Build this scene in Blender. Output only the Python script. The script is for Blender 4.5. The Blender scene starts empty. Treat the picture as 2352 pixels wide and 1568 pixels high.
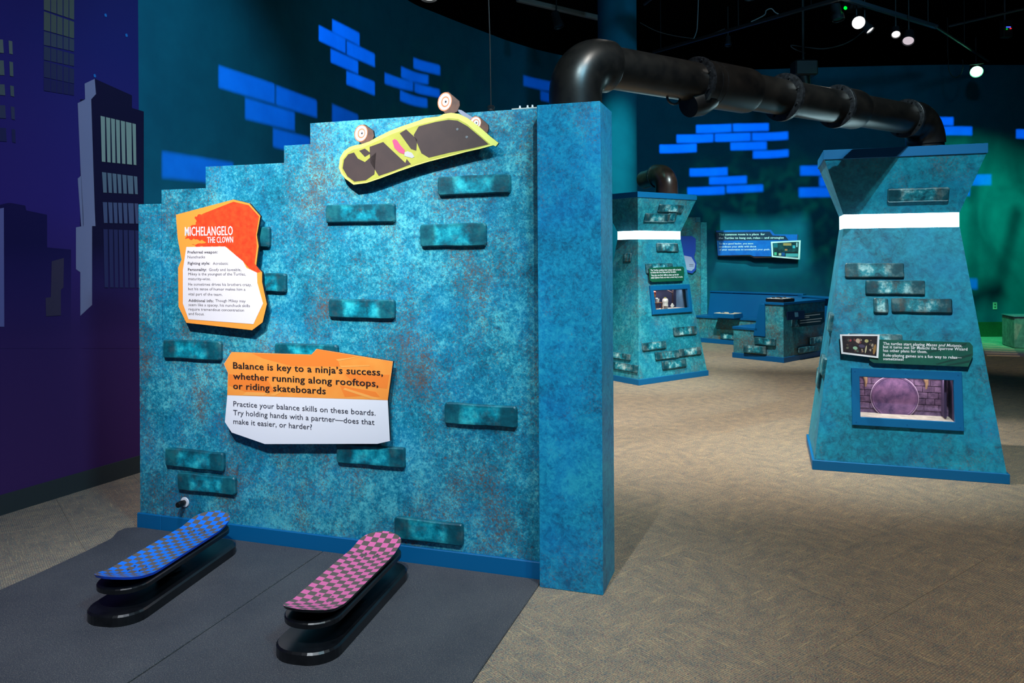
import bpy, math, random
from mathutils import Matrix, Vector, noise
random.seed(7)
S = bpy.context.scene
COL = S.collection
# ------------------------------------------------------------------ camera
F, CX, CY, ROLL, H = 1773.0, 1176.0, 583.0, -0.0062, 1.47
cd = bpy.data.cameras.new('camera'); cam = bpy.data.objects.new('camera', cd); COL.objects.link(cam)
cd.sensor_width = 36; cd.lens = 36 * F / 2352; cd.shift_y = (CY - 784) / 2352; cd.clip_end = 100
cam.matrix_world = Matrix.Translation((0, 0, H)) @ Matrix.Rotation(math.pi / 2, 4, 'X') @ Matrix.Rotation(ROLL, 4, 'Z')
S.camera = cam
# ------------------------------------------------------------------ world, exposure
w = bpy.data.worlds.new('world'); S.world = w; w.use_nodes = True
w.node_tree.nodes['Background'].inputs[0].default_value = (0.35, 0.6, 1.0, 1)
w.node_tree.nodes['Background'].inputs[1].default_value = 0.09
S.view_settings.view_transform = 'Standard'; S.view_settings.look = 'None'
S.view_settings.exposure = 0.0; S.view_settings.gamma = 1.0; S.view_settings.use_curve_mapping = False

def aim(o, loc, tgt):
    d = Vector(tgt) - Vector(loc)
    o.matrix_world = Matrix.Translation(loc) @ d.to_track_quat('-Z', 'Y').to_matrix().to_4x4()

def spot(name, loc, tgt, watt, col, deg=50, blend=.6, rad=.04):
    l = bpy.data.lights.new(name, 'SPOT'); l.energy = watt; l.color = col
    l.spot_size = math.radians(deg); l.spot_blend = blend; l.shadow_soft_size = rad
    o = bpy.data.objects.new(name, l); COL.objects.link(o); aim(o, loc, tgt); return o

def area(name, loc, tgt, watt, col, sx, sy=None):
    l = bpy.data.lights.new(name, 'AREA'); l.energy = watt; l.color = col; l.size = sx
    if sy: l.shape = 'RECTANGLE'; l.size_y = sy
    o = bpy.data.objects.new(name, l); COL.objects.link(o); aim(o, loc, tgt); return o

def ripple(o, scale=9.0, lo=.45, hi=.75):
    """liquid-effect lens in front of the lamp: a noise pattern in the beam"""
    l = o.data; l.use_nodes = True; nt = l.node_tree; em = nt.nodes['Emission']
    tc = nt.nodes.new('ShaderNodeTexCoord'); nz = nt.nodes.new('ShaderNodeTexNoise'); nz.inputs['Scale'].default_value = scale
    nz.inputs['Detail'].default_value = 3; nz.inputs['Distortion'].default_value = 1.2
    mr = nt.nodes.new('ShaderNodeMapRange'); mr.inputs[1].default_value = lo; mr.inputs[2].default_value = hi
    mr.inputs[3].default_value = .05; mr.inputs[4].default_value = 1.6
    nt.links.new(tc.outputs['Normal'], nz.inputs['Vector']); nt.links.new(nz.outputs['Fac'], mr.inputs[0])
    nt.links.new(mr.outputs[0], em.inputs['Strength'])

spot('key_spot_partition', (-1.6, .55, 4.5), (-1.2, 3.65, 2.35), 1350, (1, .98, .96), 40, 1, .03)
spot('key_spot_boards', (-.9, .3, 4.6), (-.8, 2.9, .1), 620, (.85, .93, 1), 46, .8, .03)
spot('spot_pillar', (.6, .6, 4.6), (.2, 3.5, 2.0), 360, (.7, .95, 1), 30, 1, .03)
spot('spot_carpet', (.5, 5.8, 5.3), (1.7, 6.9, 0), 1900, (1, .94, .86), 62, .9, .05)
spot('spot_front_carpet', (1.4, 1.6, 5.0), (1.9, 4.0, 0), 520, (1, .93, .84), 70, .9, .05)
spot('spot_tower', (1.4, 2.0, 4.8), (2.55, 5.0, 1.35), 640, (.62, .92, 1), 36, .8, .02)
spot('spot_far_tower', (3.3, 5.9, 4.8), (1.7, 8.9, 1.2), 1100, (.8, 1, 1), 36, .8, .03)
spot('spot_bench', (2.2, 8.6, 4.8), (3.6, 11.5, .5), 1300, (.95, 1, .95), 50, .8, .04)
spot('wash_teal_left', (-.6, 4.6, 4.6), (-2.3, 5.8, 2.6), 130, (.3, .8, 1), 62, .9, .1)
spot('wash_blue_back', (4.0, 6.0, 5.2), (3.6, 13.4, 3.2), 250, (.22, .68, 1), 90, 1, .2)
spot('wash_blue_mid', (1.6, 5.0, 5.2), (-1.0, 10.6, 3.2), 80, (.25, .75, 1), 80, 1, .2)
spot('wash_column', (.9, 7.4, 4.9), (1.45, 10.5, 2.2), 900, (.2, 1, .85), 34, .9, .05)
spot('wash_purple', (-1.3, 2.2, 4.9), (-2.8, 4.4, 1.0), 300, (.75, .75, 1), 90, 1, .2)
spot('fill_partition', (1.6, .2, 4.6), (-.6, 3.6, 1.4), 480, (.3, .75, 1), 60, 1, .35)
ripple(spot('green_liquid_right', (6.1, 10.0, 5.3), (8.5, 13.4, .5), 2000, (.03, 1, .4), 52, 1, .008), 5, .0, .62)
ripple(spot('green_liquid_centre', (4.8, 8.2, 4.6), (4.2, 13.4, 1.3), 420, (.05, 1, .35), 44, 1, .05), 30, .48, .72)
ripple(spot('green_liquid_left', (2.0, 6.0, 4.7), (-.9, 10.2, 2.9), 110, (.08, 1, .2), 34, 1, .05), 26, .5, .75)
spot('blue_floor_pool', (6.0, 8.2, 4.9), (7.7, 12.0, 0), 260, (.15, .2, 1), 26, .7, .05)
spot('spot_floor_right', (5.8, 7.6, 5.0), (7.0, 10.6, 0), 160, (1, .9, .75), 40, .8, .05)

# ------------------------------------------------------------------ materials
def lin(c):
    return tuple(((v / 255) / 12.92 if v / 255 <= .04045 else ((v / 255 + .055) / 1.055) ** 2.4) for v in c)

MATS = {}
def mat(name, rgb=(128, 128, 128), rough=.6, metal=0, emit=0, spec=.5, raw=None):
    if name in MATS: return MATS[name]
    m = bpy.data.materials.new(name); m.use_nodes = True; b = m.node_tree.nodes['Principled BSDF']
    c = raw or lin(rgb)
    b.inputs['Base Color'].default_value = (*c, 1); b.inputs['Roughness'].default_value = rough
    b.inputs['Metallic'].default_value = metal; b.inputs['Specular IOR Level'].default_value = spec
    if emit:
        b.inputs['Emission Color'].default_value = (*c, 1); b.inputs['Emission Strength'].default_value = emit
    MATS[name] = m; return m

class NT:
    def __init__(s, m): s.t = m.node_tree; s.b = s.t.nodes['Principled BSDF']
    def n(s, typ, **kw):
        x = s.t.nodes.new('ShaderNode' + typ)
        for k, v in kw.items():
            if k.startswith('i_'):
                key = k[2:].replace('_', ' ')
                x.inputs[key].default_value = v
            else: setattr(x, k, v)
        return x
    def l(s, a, b): s.t.links.new(a, b)
    def coord(s, kind='Object', scale=(1, 1, 1), rot=(0, 0, 0)):
        t = s.n('TexCoord'); mp = s.n('Mapping'); mp.inputs['Scale'].default_value = scale; mp.inputs['Rotation'].default_value = rot
        s.l(t.outputs[kind], mp.inputs[0]); return mp.outputs[0]
    def noise(s, vec, scale, detail=4, rough=.6, dist=0):
        x = s.n('TexNoise'); x.inputs['Scale'].default_value = scale; x.inputs['Detail'].default_value = detail
        x.inputs['Roughness'].default_value = rough; x.inputs['Distortion'].default_value = dist
        s.l(vec, x.inputs['Vector']); return x.outputs['Fac']
    def ramp(s, fac, stops, interp='LINEAR'):
        r = s.n('ValToRGB'); e = r.color_ramp.elements; r.color_ramp.interpolation = interp
        while len(e) < len(stops): e.new(.5)
        for el, (p, c) in zip(e, stops): el.position = p; el.color = (*c, 1) if len(c) == 3 else c
        s.l(fac, r.inputs[0]); return r.outputs[0]
    def mix(s, fac, a, b, mode='MIX'):
        x = s.n('Mix', data_type='RGBA', blend_type=mode)
        if isinstance(fac, (int, float)): x.inputs[0].default_value = fac
        else: s.l(fac, x.inputs[0])
        for i, v in ((6, a), (7, b)):
            if isinstance(v, tuple): x.inputs[i].default_value = (*v, 1)
            else: s.l(v, x.inputs[i])
        return x.outputs[2]
    def math(s, op, a, b=None):
        x = s.n('Math', operation=op)
        for i, v in ((0, a), (1, b)):
            if v is None: continue
            if isinstance(v, (int, float)): x.inputs[i].default_value = v
            else: s.l(v, x.inputs[i])
        return x.outputs[0]
    def bump(s, fac, strength=.2, dist=.01):
        x = s.n('Bump'); x.inputs['Strength'].default_value = strength; x.inputs['Distance'].default_value = dist
        s.l(fac, x.inputs['Height']); s.l(x.outputs[0], s.b.inputs['Normal'])

def patina(name, deep, mid, light, rust=.5, seed=0., rough=.5, fine=64, pale_amt=.3):
    m = mat(name, rough=rough); t = NT(m)
    v = t.coord('Object'); 
    mp = t.n('Mapping'); mp.inputs['Location'].default_value = (seed, seed * 1.7, seed * .3); t.l(v, mp.inputs[0]); v = mp.outputs[0]
    big = t.noise(v, 1.7, 5, .65, .4); med = t.noise(v, 14, 6, .75, .6); fin = t.noise(v, fine, 6, .75, .8)
    s = t.math('ADD', t.math('MULTIPLY', big, .3), t.math('ADD', t.math('MULTIPLY', med, .3), t.math('MULTIPLY', fin, .4)))
    col = t.ramp(s, [(.41, deep), (.5, mid), (.585, light)])
    blue = t.ramp(t.noise(v, 3.1, 3), [(.45, (0, 0, 0)), (.7, (1, 1, 1))])
    col = t.mix(t.math('MULTIPLY', blue, .3), col, tuple(a * b for a, b in zip(mid, (.3, .95, 1.5))))
    # rust freckles gather in vertical drifts
    sv = t.coord('Object', (1.6, .8, 1.2)); drift = t.noise(sv, 2.3, 3, .6)
    fr = t.noise(v, 95, 6, .85, .8)
    rm = t.math('ADD', t.math('MULTIPLY', drift, .35), t.math('MULTIPLY', fr, .8))
    rmask = t.ramp(rm, [(.655 - .065 * rust, (0, 0, 0)), (.72 - .06 * rust, (1, 1, 1))])
    col = t.mix(t.math('MULTIPLY', rmask, min(1, .45 + .5 * rust)), col, lin((112, 78, 56)))
    pale = t.ramp(t.noise(v, 30, 5, .8, 1.), [(.57, (0, 0, 0)), (.72, (1, 1, 1))])
    col = t.mix(t.math('MULTIPLY', pale, pale_amt), col, tuple(min(1, c * 1.5 + .05) for c in light))
    t.l(col, t.b.inputs['Base Color']); t.bump(fin, .12, .004); return m

PAT = patina('patina_panel', lin((0, 86, 112)), lin((8, 138, 168)), lin((96, 204, 214)), .85)
PATP = patina('patina_pillar', lin((0, 92, 130)), lin((2, 140, 182)), lin((40, 172, 200)), .15, 5., fine=50)
PATK = patina('patina_tower', lin((0, 90, 116)), lin((0, 134, 162)), lin((16, 160, 188)), .2, 9., .55, 22, .1)
PATF = patina('patina_far_tower', lin((4, 100, 122)), lin((14, 138, 158)), lin((70, 178, 190)), .55, 3., .55, 26, .15)
PATB = patina('patina_bench', lin((4, 82, 98)), lin((20, 128, 142)), lin((66, 168, 176)), 1.15, 2., .55, 30)

def brickmat(name, dark, mid, light, seed, streak=1.):
    m = mat(name, rough=.45); t = NT(m)
    oi = t.n('ObjectInfo'); v = t.coord('Object'); va = t.n('VectorMath', operation='ADD')
    sc = t.n('VectorMath', operation='SCALE'); sc.inputs['Scale'].default_value = 37.
    cb = t.n('CombineXYZ'); t.l(oi.outputs['Random'], cb.inputs[0]); t.l(oi.outputs['Random'], cb.inputs[1]); t.l(cb.outputs[0], sc.inputs[0])
    t.l(v, va.inputs[0]); t.l(sc.outputs[0], va.inputs[1])
    col = t.ramp(t.noise(va.outputs[0], 12, 5, .65, 0), [(.36, dark), (.5, mid), (.64, light)])
    g = t.n('TexCoord'); sp = t.n('SeparateXYZ'); t.l(g.outputs['Generated'], sp.inputs[0])
    ex = t.math('ABSOLUTE', t.math('SUBTRACT', sp.outputs[0], .5)); ey = t.math('ABSOLUTE', t.math('SUBTRACT', sp.outputs[1], .5))
    e = t.math('MAXIMUM', t.math('SUBTRACT', t.math('MULTIPLY', ex, 2.6), .3), ey)
    e = t.math('ADD', e, t.math('MULTIPLY', t.noise(va.outputs[0], 22, 4, .7), .25))
    em = t.ramp(e, [(.40, (0, 0, 0)), (.60, (1, 1, 1))])
    col = t.mix(t.math('MULTIPLY', em, .8), col, tuple(c * .55 for c in dark))
    st_ = t.n('Mapping'); st_.inputs['Scale'].default_value = (1, streak, 1); t.l(va.outputs[0], st_.inputs[0])
    rs = t.ramp(t.noise(st_.outputs[0], 16, 5, .7), [(.52, (0, 0, 0)), (.72, (1, 1, 1))])
    col = t.mix(t.math('MULTIPLY', rs, seed), col, lin((96, 78, 64)))
    t.l(col, t.b.inputs['Base Color']); t.bump(t.noise(va.outputs[0], 60, 4), .25, .004); return m
BR1 = brickmat('brick_teal', lin((0, 84, 102)), lin((0, 146, 168)), lin((56, 208, 218)), .3)
BR2 = brickmat('brick_tower', lin((0, 74, 92)), lin((30, 146, 164)), lin((190, 232, 234)), .8, .35)

TRIM = mat('blue_trim_paint', (0, 100, 154), .5, spec=.3)
TRIMD = mat('blue_bench_paint', (0, 88, 142), .45, spec=.3)
def carpet():
    m = mat('carpet_weave', rough=.95, spec=.1); t = NT(m)
    oi = t.n('ObjectInfo'); g = t.n('TexCoord'); va = t.n('VectorMath', operation='ADD'); sc = t.n('VectorMath', operation='SCALE'); sc.inputs['Scale'].default_value = 61.
    cb = t.n('CombineXYZ'); t.l(oi.outputs['Random'], cb.inputs[0]); t.l(oi.outputs['Random'], cb.inputs[1]); t.l(cb.outputs[0], sc.inputs[0])
    t.l(g.outputs['Object'], va.inputs[0]); t.l(sc.outputs[0], va.inputs[1]); P_ = va.outputs[0]
    def mp(scale):
        x = t.n('Mapping'); x.inputs['Scale'].default_value = scale; t.l(P_, x.inputs[0]); return x.outputs[0]
    sp = t.noise(mp((110, 300, 1)), 1, 3, .75)
    col = t.ramp(sp, [(.30, lin((34, 42, 62))), (.41, lin((82, 94, 108))), (.49, lin((138, 132, 122))), (.56, lin((184, 162, 126))), (.66, lin((214, 196, 160)))])
    hue = t.ramp(t.noise(mp((60, 95, 1)), 1, 3, .75), [(.34, lin((48, 84, 108))), (.44, lin((120, 126, 116))), (.52, lin((164, 142, 104))), (.60, lin((146, 94, 92))), (.7, lin((70, 74, 110)))])
    col = t.mix(.42, col, hue)
    l1 = t.ramp(t.noise(mp((7, 150, 1)), 1, 2, .6), [(.60, (0, 0, 0)), (.67, (1, 1, 1))]); l2 = t.ramp(t.noise(mp((150, 8, 1)), 1, 2, .6), [(.66, (0, 0, 0)), (.71, (1, 1, 1))])
    col = t.mix(t.math('MULTIPLY', t.math('MAXIMUM', l1, l2), .5), col, lin((216, 190, 142)))
    blot = t.ramp(t.noise(mp((9, 14, 1)), 1, 3), [(.3, (.72, .76, .84)), (.7, (1.1, 1.06, 1.0))])
    col = t.mix(1., col, blot, 'MULTIPLY')
    wv = t.n('TexWave'); wv.inputs['Scale'].default_value = 34.; wv.inputs['Distortion'].default_value = 1.2; wv.inputs['Detail Scale'].default_value = 4; t.l(P_, wv.inputs['Vector'])
    rib = t.ramp(wv.outputs['Fac'], [(0, (.66, .68, .72)), (.6, (1.08, 1.06, 1.04))]); col = t.mix(.8, col, rib, 'MULTIPLY')
    t.l(col, t.b.inputs['Base Color']); t.bump(sp, .4, .003); return m
CARPET = carpet()
def rubber():
    m = mat('rubber_mat', (60, 62, 68), .62, spec=.35); t = NT(m); v = t.coord('Object')
    col = t.ramp(t.noise(v, 260, 3, .8), [(.35, lin((52, 55, 62))), (.55, lin((76, 77, 82))), (.72, lin((150, 142, 130)))])
    sm = t.ramp(t.noise(v, 2.2, 4, .6), [(.3, (.75, .75, .78)), (.7, (1.15, 1.12, 1.08))])
    col = t.mix(1., col, sm, 'MULTIPLY'); t.l(col, t.b.inputs['Base Color']); t.bump(t.noise(v, 180, 3), .3, .002); return m
RUBBER = rubber()
def simple_noise(name, c1, c2, scale, rough=.6, bump=.1, det=4, spec=.5, stretch=(1, 1, 1)):
    m = mat(name, rough=rough, spec=spec); t = NT(m); v = t.coord('Object', stretch)
    f = t.noise(v, scale, det, .65); t.l(t.ramp(f, [(.35, lin(c1)), (.65, lin(c2))]), t.b.inputs['Base Color'])
    if bump: t.bump(f, bump, .004)
    return m
PIPE = simple_noise('black_pipe', (11, 11, 12), (30, 27, 25), 9, .34, .12, 7)
PIPED = simple_noise('black_pipe_flange', (12, 13, 15), (40, 42, 46), 60, .3, .6, 5)
WTEAL = simple_noise('wall_teal_paint', (2, 90, 116), (4, 98, 124), 3, .85, .03, 3, .2)
WPURP_ = None
def purple():
    m = mat('mural_print', rough=.8, spec=.15); t = NT(m); g = t.n('NewGeometry'); sp = t.n('SeparateXYZ'); t.l(g.outputs['Position'], sp.inputs[0])
    z = t.math('DIVIDE', sp.outputs[2], 4.7)
    t.l(t.ramp(z, [(0, lin((80, 46, 104))), (.22, lin((54, 34, 92))), (.38, lin((50, 36, 116))), (.6, lin((30, 32, 104))), (1, lin((22, 24, 76)))]), t.b.inputs['Base Color'])
    return m
PURP = purple()
BLACK = mat('black_ceiling', (7, 8, 10), .95, spec=.1)
BLK = mat('black_plastic', (16, 17, 20), .38)
BLKG = simple_noise('black_gloss_wood', (10, 11, 14), (22, 22, 25), 14, .28, .03)
STEEL = mat('steel', (150, 155, 160), .3, 1)
GREYM = mat('grey_metal', (120, 126, 132), .5, .5)
WHITE = mat('white_print', (238, 236, 242), .5)
ORG = simple_noise('orange_print', (255, 150, 60), (255, 162, 70), 7, .5, 0, 2, .5, (1, 1, 6))
ORGD = mat('orange_print_deep', (252, 134, 50), .5)
ORGL = mat('orange_print_light', (255, 172, 84), .5)
ORGE = mat('orange_border', (255, 160, 62), .5)
RED = simple_noise('red_orange_splatter', (240, 58, 26), (246, 84, 36), 30, .5, 0, 6)
INK = mat('dark_ink', (34, 22, 24), .6)
INKB = mat('navy_ink', (40, 42, 58), .6)
GSIGN = simple_noise('green_sign_print', (0, 76, 66), (4, 92, 76), 10, .5, 0, 3, .5, (1, 1, 4))
BSIGN = simple_noise('blue_sign_print', (0, 88, 190), (0, 110, 210), 6, .5, 0, 3, .5, (1, 1, 4))
NAVY = mat('navy_band', (24, 44, 78), .5)
MAROON = mat('sign_edge_maroon', (70, 36, 40), .6)
EDGE = mat('sign_edge_black', (26, 26, 30), .6)
GLOWM = bpy.data.materials.new('light_band_diffuser'); GLOWM.use_nodes = True
_t = GLOWM.node_tree; _t.nodes.clear(); _e = _t.nodes.new('ShaderNodeEmission'); _e.inputs[0].default_value = (.62, .93, 1, 1); _e.inputs[1].default_value = 14
_o = _t.nodes.new('ShaderNodeOutputMaterial'); _t.links.new(_e.outputs[0], _o.inputs[0])
def emis(name, rgb, st):
    m = bpy.data.materials.new(name); m.use_nodes = True; t = m.node_tree; t.nodes.clear(); e = t.nodes.new('ShaderNodeEmission')
    e.inputs[0].default_value = (*lin(rgb), 1); e.inputs[1].default_value = st; o = t.nodes.new('ShaderNodeOutputMaterial'); t.links.new(e.outputs[0], o.inputs[0]); return m
def checker(name, c1, c2, rough=.4):
    m = mat(name, rough=rough); t = NT(m); uv = t.n('TexCoord'); ck = t.n('TexChecker'); ck.inputs['Scale'].default_value = 1
    mp = t.n('Mapping'); mp.inputs['Scale'].default_value = (1 / .031, 1 / .031, 0); mp.inputs['Location'].default_value = (.5, .5, .5)
    t.l(uv.outputs['Object'], mp.inputs[0]); t.l(mp.outputs[0], ck.inputs['Vector'])
    ck.inputs['Color1'].default_value = (*lin(c1), 1); ck.inputs['Color2'].default_value = (*lin(c2), 1)
    v = t.coord('Object'); wr = t.ramp(t.noise(v, 70, 6, .8), [(.55, (0, 0, 0)), (.8, (1, 1, 1))])
    t.l(t.mix(t.math('MULTIPLY', wr, .3), ck.outputs[0], lin((84, 70, 70))), t.b.inputs['Base Color']); return m
CKB = checker('checker_blue', (36, 128, 250), (112, 98, 90), .25)
CKP = checker('checker_pink', (240, 112, 168), (104, 90, 82), .5)

# ------------------------------------------------------------------ mesh helpers
WM = {}
class MB:
    def __init__(s): s.v = []; s.f = []; s.m = []; s.smooth = False
    def add(s, vs, fs, mi=0):
        b = len(s.v); s.v += [Vector(p) for p in vs]; s.f += [tuple(i + b for i in f) for f in fs]; s.m += [mi] * len(fs)
    def box(s, lo, hi, M=None, mi=0):
        x0, y0, z0 = lo; x1, y1, z1 = hi
        vs = [Vector(p) for p in ((x0, y0, z0), (x1, y0, z0), (x1, y1, z0), (x0, y1, z0), (x0, y0, z1), (x1, y0, z1), (x1, y1, z1), (x0, y1, z1))]
        if M: vs = [M @ p for p in vs]
        s.add(vs, [(0, 3, 2, 1), (4, 5, 6, 7), (0, 1, 5, 4), (1, 2, 6, 5), (2, 3, 7, 6), (3, 0, 4, 7)], mi); return s
    def bbox(s, lo, hi, b=.004, M=None):
        """box with chamfered vertical+top edges"""
        x0, y0, z0 = lo; x1, y1, z1 = hi
        def ring(i, z): return [(x0 + i + b, y0 + i, z), (x1 - i - b, y0 + i, z), (x1 - i, y0 + i + b, z), (x1 - i, y1 - i - b, z), (x1 - i - b, y1 - i, z), (x0 + i + b, y1 - i, z), (x0 + i, y1 - i - b, z), (x0 + i, y0 + i + b, z)]
        vs = ring(b, z0) + ring(0, z0 + b) + ring(0, z1 - b) + ring(b, z1)
        vs = [(M @ Vector(p)) if M else Vector(p) for p in vs]
        fs = [tuple(range(7, -1, -1)), tuple(range(24, 32))]
        for k in range(3):
            for i in range(8): fs.append((k * 8 + i, k * 8 + (i + 1) % 8, k * 8 + 8 + (i + 1) % 8, k * 8 + 8 + i))
        s.add(vs, fs); return s
    def prism(s, poly, z0, z1, M=None, bev=0):
        """poly = list of (x,y); extruded z0..z1"""
        n = len(poly); P = [Vector((x, y, 0)) for x, y in poly]
        ar = sum(P[i].x * P[(i + 1) % n].y - P[(i + 1) % n].x * P[i].y for i in range(n))
        if ar < 0: P.reverse()
        rings = [[Vector((p.x, p.y, z0)) for p in P]]
        if bev:
            rings.append([Vector((p.x, p.y, z1 - bev)) for p in P]); c = inset(P, bev); rings.append([Vector((p.x, p.y, z1)) for p in c])
        else: rings.append([Vector((p.x, p.y, z1)) for p in P])
        vs = [p for r in rings for p in r]
        if M: vs = [M @ p for p in vs]
        fs = [tuple(range(n - 1, -1, -1)), tuple(range((len(rings) - 1) * n, len(rings) * n))]
        for k in range(len(rings) - 1):
            for i in range(n): fs.append((k * n + i, k * n + (i + 1) % n, (k + 1) * n + (i + 1) % n, (k + 1) * n + i))
        s.add(vs, fs); return s
    def tube(s, path, rad, seg=12, caps=True):
        """path of Vectors, rad number or list; parallel transport frames"""
        path = [Vector(p) for p in path]; n = len(path)
        rad = rad if isinstance(rad, (list, tuple)) else [rad] * n
        tan = [(path[min(i + 1, n - 1)] - path[max(i - 1, 0)]).normalized() for i in range(n)]
        up = Vector((0, 0, 1)) if abs(tan[0].z) < .9 else Vector((1, 0, 0)); nx = tan[0].cross(up).normalized()
        vs = []; 
        for i in range(n):
            nx = (nx - tan[i] * nx.dot(tan[i])).normalized(); ny = tan[i].cross(nx)
            for k in range(seg):
                a = 2 * math.pi * k / seg; vs.append(path[i] + (nx * math.cos(a) + ny * math.sin(a)) * rad[i])
        fs = []
        for i in range(n - 1):
            for k in range(seg): fs.append((i * seg + k, i * seg + (k + 1) % seg, (i + 1) * seg + (k + 1) % seg, (i + 1) * seg + k))
        if caps: fs.append(tuple(range(seg - 1, -1, -1))); fs.append(tuple(range((n - 1) * seg, n * seg)))
        s.add(vs, fs); return s
    def loft(s, rings):
        n = len(rings[0]); vs = [Vector(p) for r in rings for p in r]; fs = [tuple(range(n - 1, -1, -1)), tuple(range((len(rings) - 1) * n, len(rings) * n))]
        for k in range(len(rings) - 1):
            for i in range(n): fs.append((k * n + i, k * n + (i + 1) % n, (k + 1) * n + (i + 1) % n, (k + 1) * n + i))
        s.add(vs, fs); return s
    def mesh(s, name, mats, smooth=False, M=None):
        me = bpy.data.meshes.new(name); me.from_pydata([(M @ p if M else p) for p in s.v], [], s.f)
        for m in (mats if isinstance(mats, (list, tuple)) else [mats]): me.materials.append(m)
        for p, mi in zip(me.polygons, s.m): p.material_index = mi
        if smooth:
            for p in me.polygons: p.use_smooth = True
            if smooth is True:
                try: me.set_sharp_from_angle(angle=math.radians(38))
                except Exception: pass
        me.update(); return me

def inset(P, d):
    n = len(P); out = []
    for i in range(n):
        a, b, c = P[i - 1], P[i], P[(i + 1) % n]
        e1 = (b - a).normalized(); e2 = (c - b).normalized(); n1 = Vector((-e1.y, e1.x, 0)); n2 = Vector((-e2.y, e2.x, 0))
        m = n1 + n2; q = m.length_squared
        out.append(b + m * (2 * d / q) if q > .3 else b + n1 * d)
    return out

def put(name, mb, mats, parent=None, M=None, smooth=False, **kw):
    """link one mesh object; mesh in local axes, M = world matrix of those axes"""
    me = mb if isinstance(mb, bpy.types.Mesh) else mb.mesh(name, mats, smooth)
    o = bpy.data.objects.new(name, me); COL.objects.link(o); M = M or Matrix.Identity(4)
    if parent:
        o.parent = parent; o.matrix_basis = WM[parent.name].inverted() @ M
    else: o.matrix_basis = M
    WM[o.name] = M
    for k, v in kw.items(): o[k] = v
    return o
def thing(name, label, cat, loc=(0, 0, 0), group=None, M=None):
    o = bpy.data.objects.new(name, None); COL.objects.link(o); o.empty_display_size = .1
    o.matrix_basis = M if M else Matrix.Translation(loc); WM[o.name] = o.matrix_basis.copy()
    o['label'] = label; o['category'] = cat
    if group: o['group'] = group
    return o
def tag(o, label, cat, group=None):
    o['label'] = label; o['category'] = cat
    if group: o['group'] = group
    return o
def struct(name, mb, m, parent=None, smooth=False, M=None):
    o = put(name, mb, m, parent, M, smooth)
    if not parent: o['kind'] = 'structure'
    return o
def frame(o, ex, ey, ez):
    return Matrix(((ex[0], ey[0], ez[0], o[0]), (ex[1], ey[1], ez[1], o[1]), (ex[2], ey[2], ez[2], o[2]), (0, 0, 0, 1)))

# ------------------------------------------------------------------ survey helpers (pixels of the photograph to metres on real surfaces)
EYE = Vector((0, 0, H))
def ray(px, py):
    a, b = (px - CX) / F, (py - CY) / F; c, s = math.cos(ROLL), math.sin(ROLL)
    return Vector((c * a + s * b, 1, -(-s * a + c * b)))
def ground(px, py, z=0):
    r = ray(px, py); return EYE + r * ((z - H) / r.z)
def at_depth(px, py, d): return EYE + ray(px, py) * d
class Plane:
    """surface with axes ex (right), ey (up the surface), n (towards the viewer)"""
    def __init__(s, o, ex, ey):
        s.o = Vector(o); s.ex = Vector(ex).normalized(); s.ey = Vector(ey).normalized(); s.n = s.ex.cross(s.ey).normalized()
    def uv(s, px, py, off=0):
        r = ray(px, py); o = s.o + s.n * off; t = (o - EYE).dot(s.n) / r.dot(s.n); p = EYE + r * t - o
        return p.dot(s.ex), p.dot(s.ey)
    def M(s, u=0, v=0, off=0): return frame(s.o + s.ex * u + s.ey * v + s.n * off, s.ex, s.ey, s.n)

YAW = .3171
U = Vector((math.cos(YAW), -math.sin(YAW), 0)); N = Vector((-math.sin(YAW), -math.cos(YAW), 0)); Z = Vector((0, 0, 1))
P0 = Vector((.114, 3.4097, 0))            # front left foot of the end pillar
def UN(u, n, z=0): return P0 + U * u + N * n + Z * z

# ------------------------------------------------------------------ room shell
TS = .48; TA = math.radians(37.5); TE = Vector((math.cos(TA), math.sin(TA), 0)); TF_ = Vector((-TE.y, TE.x, 0)); TO = Vector((1.094, 2.796, 0))
floor = struct('floor', MB().box((-8, -4, -.1), (22, 22, -.008)), mat('floor_screed', (60, 58, 56), .9))
tile_me = MB().bbox((-TS / 2 + .0003, -TS / 2 + .0003, -.008), (TS / 2 - .0003, TS / 2 - .0003, 0), .0012).mesh('carpet_tile', CARPET)
cand = []
for i in range(-46, 60):
    for j in range(-46, 60):
        c = TO + TE * TS * (i + .5) + TF_ * TS * (j + .5)
        if -7.5 < c.x < 21 and -3.5 < c.y < 19.5: cand.append((c, (i + j) % 2))
def seen(c):
    if c.y < 1.6: return False
    px = CX + F * c.x / c.y; py = CY + F * H / c.y
    if not (-160 < px < 2512 and py < 1780): return False
    q = c - P0; u_, n_ = q.dot(U), q.dot(N)
    if c.x < -2.4 - .42 * (5.3 - c.y) - .3: return False                      # behind the mural wall
    if -2.0 < u_ < -.25 and n_ > .25: return False                             # under the mats
    return not (px < 1390 and n_ < -.35 and px > 330)                          # behind the partition
vis = sorted([c for c in cand if seen(c[0])], key=lambda c: c[0].length)[:300]; vs_ = set(id(c) for c in vis)
for c, k in vis:
    o = bpy.data.objects.new('carpet_tile', tile_me); COL.objects.link(o); o.parent = floor
    o.matrix_basis = Matrix.Translation(c) @ Matrix.Rotation(TA + k * math.pi / 2, 4, 'Z')
rest = MB()
for cc in cand:
    if id(cc) not in vs_:
        c = cc[0]; h_ = TS / 2; q_ = [c + TE * a * h_ + TF_ * b * h_ for a, b in ((-1, -1), (1, -1), (1, 1), (-1, 1))]
        rest.add(q_, [(0, 1, 2, 3)])
ro = put('carpet_tile', rest, CARPET, floor); ro['kind'] = 'stuff' 
struct('ceiling', MB().box((-8, -4, 6.0), (22, 22, 6.1)), BLACK)
struct('wall_rear', MB().box((-8, 20, 0), (22, 20.1, 6.0)), BLACK)
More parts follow.
